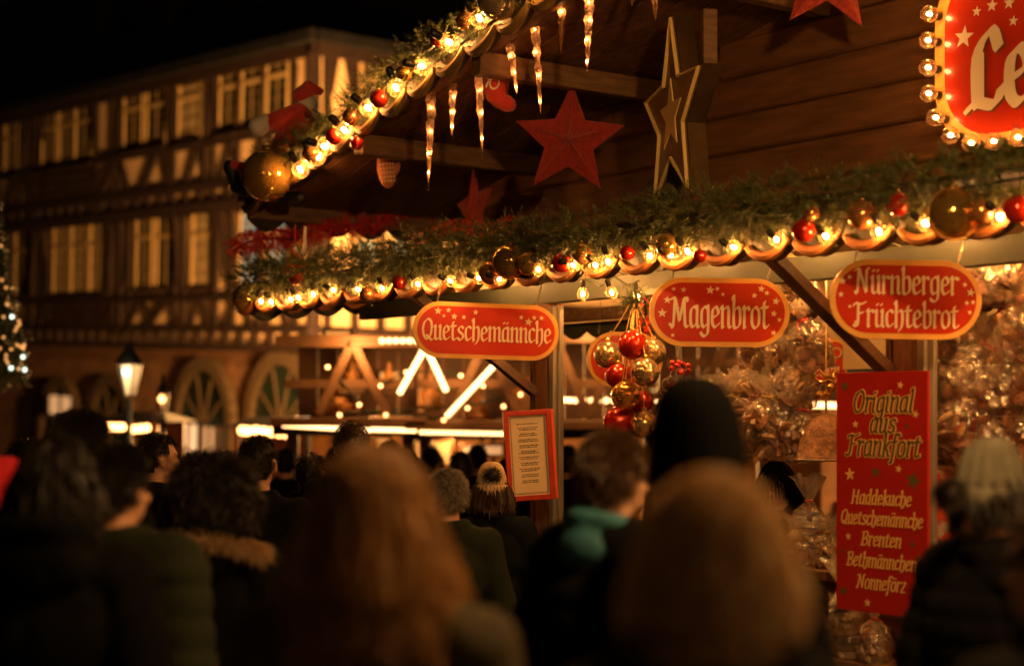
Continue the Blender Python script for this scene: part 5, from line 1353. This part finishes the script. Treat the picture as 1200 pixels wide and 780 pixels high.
for (a, b, lb) in zz: far_bulbs('slanting lights on the far stall roof, '+lb, line(*a, *b, FY-.3, 17), 'core_strip', .032, 'zigzag lights on the far stall')
far_bulbs('short horizontal row of lights left of the first sign', line(448,399,488,399,FY-.3,6), 'core_strip', .032)
far_bulbs('row of small orange lights left of the cropped black head', line(284,504,292,505,24,3), 'core_far', .07)
far_bulbs('row of small orange lights above the cropped black head', line(300,504,336,508,24,5), 'core_far', .07)
far_bulbs('left group of orange lights under the lantern', line(128,500,143,500,24,4), 'core_far', .06)
far_bulbs('right group of orange lights under the lantern', line(153,503,172,501,24,5), 'core_far', .06)
gF = ground(FY)
def far_stall(x0, x1, label, rx0, ytop, yeave, Y=FY, wood='far_wood'):
    a, b = P(x0, yeave, Y), P(x1, yeave, Y); w = b.x-a.x; h = a.z-gF; root = thing('market_stall', ((a.x+b.x)/2, Y, gF), 0, label, 'market stall', 'stalls across the square')
    mb = MB(); mb.box((0,1.3,h+.06), (w+.3,2.8,.10)); rr = P(x0, ytop, Y).z-P(x0, yeave, Y).z
    rf = mb.build('canopy', wood, root)
    mb = MB()
    for i in range(int(w/.25)): mb.box((-w/2+.12+i*.25, 1.2, h+.12+rr/2), (.24,.06,rr))
    mb.build('roof_front', wood, root)
    mb = MB(); mb.box((0,0.02,h-.02), (w+.3,.06,.16)); mb.build('fascia', 'far_dark', root)
    for s in (-1, 0, 1):
        mb = MB(); mb.box((s*(w/2-.08),.1,h/2), (.14,.14,h)); mb.build('post', wood, root)
    mb = MB(); mb.box((0,.7,1.0), (w,1.1,.08)); mb.box((0,.2,.5), (w,.06,1.0)); mb.build('counter', wood, root)
    mb = MB(); mb.box((0,2.5,h/2), (w,.06,h)); mb.build('back_wall', 'far_orange', root)
    mb = MB(); rg = random.Random(int(x0))
    for i in range(int(w/.17)):
        q = (-w/2+.1+i*.17, rg.uniform(.5,1.1), 1.04+rg.uniform(.04,.2)); mb.sphere(q, (.07,.07,rg.uniform(.06,.14)), 8, 6)
    mb.build('goods', 'cookie', root)
    mb = MB()
    for i in range(int(w/.8)): q = -w/2+.4+i*.8; mb.bar((q, -.05, h+.15), (q+.4, -.05, h+rr), .06, .10); mb.bar((q+.8, -.055, h+.15), (q+.4, -.055, h+rr), .06, .10)
    mb.box((0,-.03,h+rr*.5), (w,.05,.10)); mb.box((0,-.03,h+rr), (w+.2,.10,.14)); mb.build('roof_lattice', 'far_wood', root)
    return root
far_stall(334, 486, 'far market stall with brown roof front and bright light row, left of the first sign', 0, 400, 500)
far_stall(490, 770, 'far market stall with zigzag lights on its roof, behind the first sign', 0, 395, 504)
far_stall(782, 1010, 'far market stall glimpsed through the opening behind the ball cluster', 0, 380, 470)
# big shaped ornaments on the far roofs
def roof_orn(x, y, w, h, m, label, Y=FY+.4):
    c = P(x, y, Y); s = Y/F; root = thing('roof_ornament', c, 0, label, 'roof figure', 'ornaments on the far stall roofs')
    mb = MB(); rg = random.Random(x); wv = w*s; hv = h*s
    mb.lathe([(wv*.5,-hv*.5),(wv*.62,-hv*.40),(wv*.30,-hv*.30),(wv*.42,-hv*.12),(wv*.20,-hv*.02),(wv*.30,hv*.12),(wv*.12,hv*.22),(wv*.16,hv*.34),(.01,hv*.5)], 14, wob=lambda k, a: 1+.25*math.sin(5*a+k))
    mb.build('figure', m, root, True); mb = MB(); mb.box((0,0,-h*s*.62), (w*s*1.6,.3,h*s*.18)); mb.build('plinth', 'far_wood', root)
roof_orn(413, 432, 20, 42, 'far_orange', 'orange carved figure on the far stall roof above the cropped brown head')
roof_orn(397, 470, 40, 30, 'far_orange', 'broad orange carved shape on the far roof edge left of the figure')
roof_orn(505, 455, 26, 50, 'far_orange', 'orange carved figure under the lit inverted V')
roof_orn(456, 440, 18, 32, 'far_orange', 'small orange carved figure left of the inverted V')
roof_orn(560, 470, 24, 40, 'far_orange', 'orange carved figure below the long slanting lights')
def globe(x, y, Y, r, m, lb, cat='globe lamp', grp='small globe lamps across the square'):
    c = P(x, y, Y); root = thing('globe_lamp', c, 0, lb, cat, grp); mb = MB(); mb.sphere((0,0,0), r, 14, 10); mb.build('globe', m, root, True)
    mb = MB(); mb.tube([(0,0,-r), (0,0,ground(Y)-c.z)], .03, 8); mb.lathe([(r*.5,-r*1.1),(r*.6,-r*.8),(r*.3,-r*.75)], 10); mb.build('stem', 'iron', root)
for x, y, m, lb in ((397,452,'lit_white','left globe lamp beside the orange carved figure'),(430,452,'lit_white','right globe lamp beside the orange carved figure'),(360,488,'lit_white','globe lamp over the left end of the bright light row'),
    (565,470,'lit_white','globe lamp left of the post and above the notice'),(578,484,'lit_white','lower globe lamp left of the post and above the notice')): globe(x, y, 21, .075, m, lb)
far_bulbs('scattered small warm lamps among the far stall ornaments', [P(x, y, FY-.1) for x, y in ((384,430),(421,474),(446,452),(476,436),(540,440),(566,452),(590,476),(610,462),(548,478),(398,486),(452,486),(520,492))], 'core_far', .022)
# banners of lit goods under the far stalls
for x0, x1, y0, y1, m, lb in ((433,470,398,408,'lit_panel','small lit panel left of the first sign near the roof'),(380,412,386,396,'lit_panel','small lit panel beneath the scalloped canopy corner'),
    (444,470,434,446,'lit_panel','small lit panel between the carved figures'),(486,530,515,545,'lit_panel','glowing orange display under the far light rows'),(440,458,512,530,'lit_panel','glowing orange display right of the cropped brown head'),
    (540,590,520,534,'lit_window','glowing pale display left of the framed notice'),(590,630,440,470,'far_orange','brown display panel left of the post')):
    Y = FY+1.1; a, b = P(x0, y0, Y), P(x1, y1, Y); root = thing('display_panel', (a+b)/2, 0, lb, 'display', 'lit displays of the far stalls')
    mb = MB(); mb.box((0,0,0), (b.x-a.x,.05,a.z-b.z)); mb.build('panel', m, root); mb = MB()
    for s in (-1, 1): mb.box((s*(b.x-a.x)/2,-.01,0), (.04,.07,a.z-b.z+.04)); mb.box((0,-.012,s*(a.z-b.z)/2), (b.x-a.x-.04,.07,.04))
    mb.build('frame', 'far_wood', root)
# stalls at the left, dark
def left_stall(x0, x1, y, Y, lb):
    a, b = P(x0, y, Y), P(x1, y, Y); g = ground(Y); h = a.z-g; w = b.x-a.x; root = thing('market_stall', ((a.x+b.x)/2, Y, g), 0, lb, 'market stall', 'dark stalls in front of the house')
    mb = MB(); mb.add([(-w/2-.2,0,h),(w/2+.2,0,h),(w/2+.2,2.4,h),(-w/2-.2,2.4,h),(-w/2+.1,1.2,h+.16),(w/2-.1,1.2,h+.16)], [(0,1,5,4),(2,3,4,5),(1,2,5),(3,0,4),(0,1,2,3)]); mb.build('roof', 'far_dark', root)
    for s in (-1, 1): mb = MB(); mb.box((s*w/2,.1,h/2), (.1,.1,h)); mb.build('post', 'far_wood', root)
    mb = MB(); mb.box((0,.5,.5), (w,.9,1.0)); mb.build('counter', 'far_wood', root); mb = MB(); mb.box((0,2.3,h/2), (w,.05,h)); mb.build('back_wall', 'far_wood', root)
left_stall(118, 180, 494, 24.5, 'small dark stall with two groups of orange lights under the lantern')
left_stall(276, 342, 500, 24.5, 'small dark stall with orange lights behind the cropped black head')
# lantern post
def lantern(x, y0, y1, w, Y, lb, hot):
    t = P(x, y0, Y); s = Y/F; H = (y1-y0)*s; W_ = w*s/2; g = ground(Y); root = thing('street_lantern', (t.x, Y, g), 0, lb, 'street lamp', 'old lanterns on the square'); z1 = t.z-g; z0 = z1-H
    mb = MB(); mb.tube([(0,0,0),(0,0,.5),(0,0,z0-.05)], [.10,.06,.035], 10); mb.lathe([(.13,0),(.13,.2),(.07,.35)], 12); mb.build('post', 'iron', root, True)
    mb = MB()
    for i in range(6): a = i*math.pi/3; mb.bar((W_*.45*math.cos(a), W_*.45*math.sin(a), z0), (W_*math.cos(a), W_*math.sin(a), z1), .02, .02)
    mb.lathe([(W_*1.1,z1),(W_*.9,z1+.08),(W_*.4,z1+.2),(.02,z1+.32)], 6); mb.build('cage', 'iron', root)
    mb = MB(); mb.lathe([(W_*.43,z0+.01),(W_*.97,z1-.01)], 6); mb.build('glass', 'lamp_glass', root)
    mb = MB(); mb.sphere((0,-W_*.9,z1-H*.25), .055, 10, 8); mb.build('flame', hot, root, True)
lantern(151, 427, 463, 30, 22, 'hexagonal street lantern with a bright bluish lamp, left of the middle', 'core_blue')
lantern(191, 461, 487, 13, 26, 'small lit lantern to the right of the large one', 'core_far')
# christmas tree at the left edge
def tree_far():
    Y = 17.; b = P(-18, 440, Y); t = P(-18, 235, Y); g = ground(Y); root = thing('fir_tree', (b.x, Y, g), 0, 'tall dark fir tree with coloured lights cut off by the left edge', 'fir tree')
    mb = MB(); mb.tube([(0,0,0),(0,0,t.z-g)], [.12,.02], 10); mb.build('trunk', 'fir_stem', root, True)
    mb = MB(); rg = random.Random(4); z0 = b.z-g; z1 = t.z-g
    for i in range(420):
        u = rg.random()**1.3; z = z0+(z1-z0)*u; r = .44*(1-u)+.03; a = rg.random()*6.28
        needles(mb, [(0.1*math.cos(a),.1*math.sin(a),z+.05), (r*math.cos(a), r*math.sin(a), z-.10)], .03, 5, rg, nl=.07, per=12, twig=.14, w=.006)
    mb.build('crown', 'fir', root)
    rg = random.Random(6); pts = []
    for x, y in ((1,288),(2,328),(7,337),(4,371),(9,357),(4,395),(18,387),(20,383),(23,380),(22,376),(0,408),(13,409),(7,416),(20,404),(24,406),(27,408),(7,421),(9,425),(14,431),(22,432),(28,404),(8,356)): pts.append(P(x, y, Y-.4))
    far_bulbs('orange lights on the fir tree at the left edge', pts, 'core_tree', .017)
    far_bulbs('three bluish bright lights near the foot of the fir tree', [P(14,371,Y-.42), P(27,418,Y-.42), P(13,431,Y-.42), P(29,433,Y-.42)], 'core_blue', .022)
mat('core_tree', (1,1,1), emit=(1,.38,.08), estr=.10)
tree_far()
# ================================================================ SETTING
mb = MB(); n = 60
ys = [-8, 0, 3, 6, 10, 16, 24, 36, 60, 120]
for y in ys: mb.v += [Vector((-90, y, ground(y) if y < 60 else ground(60))), Vector((90, y, ground(y) if y < 60 else ground(60)))]
for i in range(len(ys)-1): mb.f.append((2*i, 2*i+1, 2*i+3, 2*i+2))
g = mb.build('cobbled_square', 'cobble'); tag(g, kind='structure')
# ================================================================ LAMPS OF THE PLACE AND ADDED FILL LIGHTS
def plight(name, loc, power, col=(1,.55,.2), rad=.15):
    l = bpy.data.lights.new(name, 'POINT'); l.energy = power; l.color = col; l.shadow_soft_size = rad
    o = bpy.data.objects.new(name, l); COL.objects.link(o); o.location = loc; return o
HL = 1.0
plight('house_fill_light', (-3.2, 32.5, 2.6), 1750, (1,.45,.12), .4)  # unseen fill lights, added to brighten the house fronts
plight('house_fill_light', (-8.0, 35, .8), 50, (1,.45,.12), .4)
plight('house_fill_light', (1.5, 35, 1.2), 260, (1,.52,.16), .4)
plight('opposite_stall_lamp', (6.2, 1.2, 4.6), 40, (1,.46,.12), .25)
plight('opposite_stall_lamp', (-3.5, -4.5, 4.6), 10, (1,.46,.12), .25)
plight('overhead_fill_light', (1.2, 3.3, 3.5), 34, (1,.50,.16), .12)  # out of view, added to light the near women's hair from above

for x, Y, z, p in ((-1.8,18.6,2.6,5),(-.6,18.4,2.6,5),(.9,18.5,2.7,5),(3.2,18.5,2.6,3),(-2.0,20,1.55,3),(-.7,20,1.55,4),(1.2,20,1.55,4)): plight('stall_lamp', (x, Y, z), p, (1,.5,.15), .1)
plight('lantern_lamp', P(151,440,21.6), 1.2, (1,.65,.3), .08)
# ================================================================ WORLD, CAMERA
w = bpy.data.worlds.new('World'); scene.world = w; w.use_nodes = True; nt = w.node_tree; bg = nt.nodes['Background']
sk = nt.nodes.new('ShaderNodeTexSky'); sk.sky_type = 'NISHITA'; sk.sun_disc = False; sk.sun_elevation = R(-4); sk.sun_rotation = R(160)
nt.links.new(sk.outputs[0], bg.inputs[0]); bg.inputs[1].default_value = .012
cam = bpy.data.cameras.new('camera'); co = bpy.data.objects.new('camera', cam); COL.objects.link(co); scene.camera = co
co.location = (0,0,CAMZ); co.rotation_euler = (R(90),0,0); cam.sensor_width = 36; cam.lens = 57; cam.sensor_fit = 'HORIZONTAL'
cam.shift_y = (HY-390)/1200; cam.clip_start = .05; cam.clip_end = 400
cam.dof.use_dof = True; cam.dof.focus_distance = 8.8; cam.dof.aperture_fstop = 1.1
scene.view_settings.view_transform = 'Standard'; scene.view_settings.look = 'None'; scene.view_settings.exposure = 3.3; scene.view_settings.gamma = 1
cy = scene.cycles; cy.use_denoising = True; cy.max_bounces = 6; cy.diffuse_bounces = 3; cy.glossy_bounces = 3; cy.transparent_max_bounces = 24; cy.sample_clamp_indirect = 3; cy.caustics_reflective = False; cy.caustics_refractive = False
try: cy.use_light_tree = True
except Exception: pass
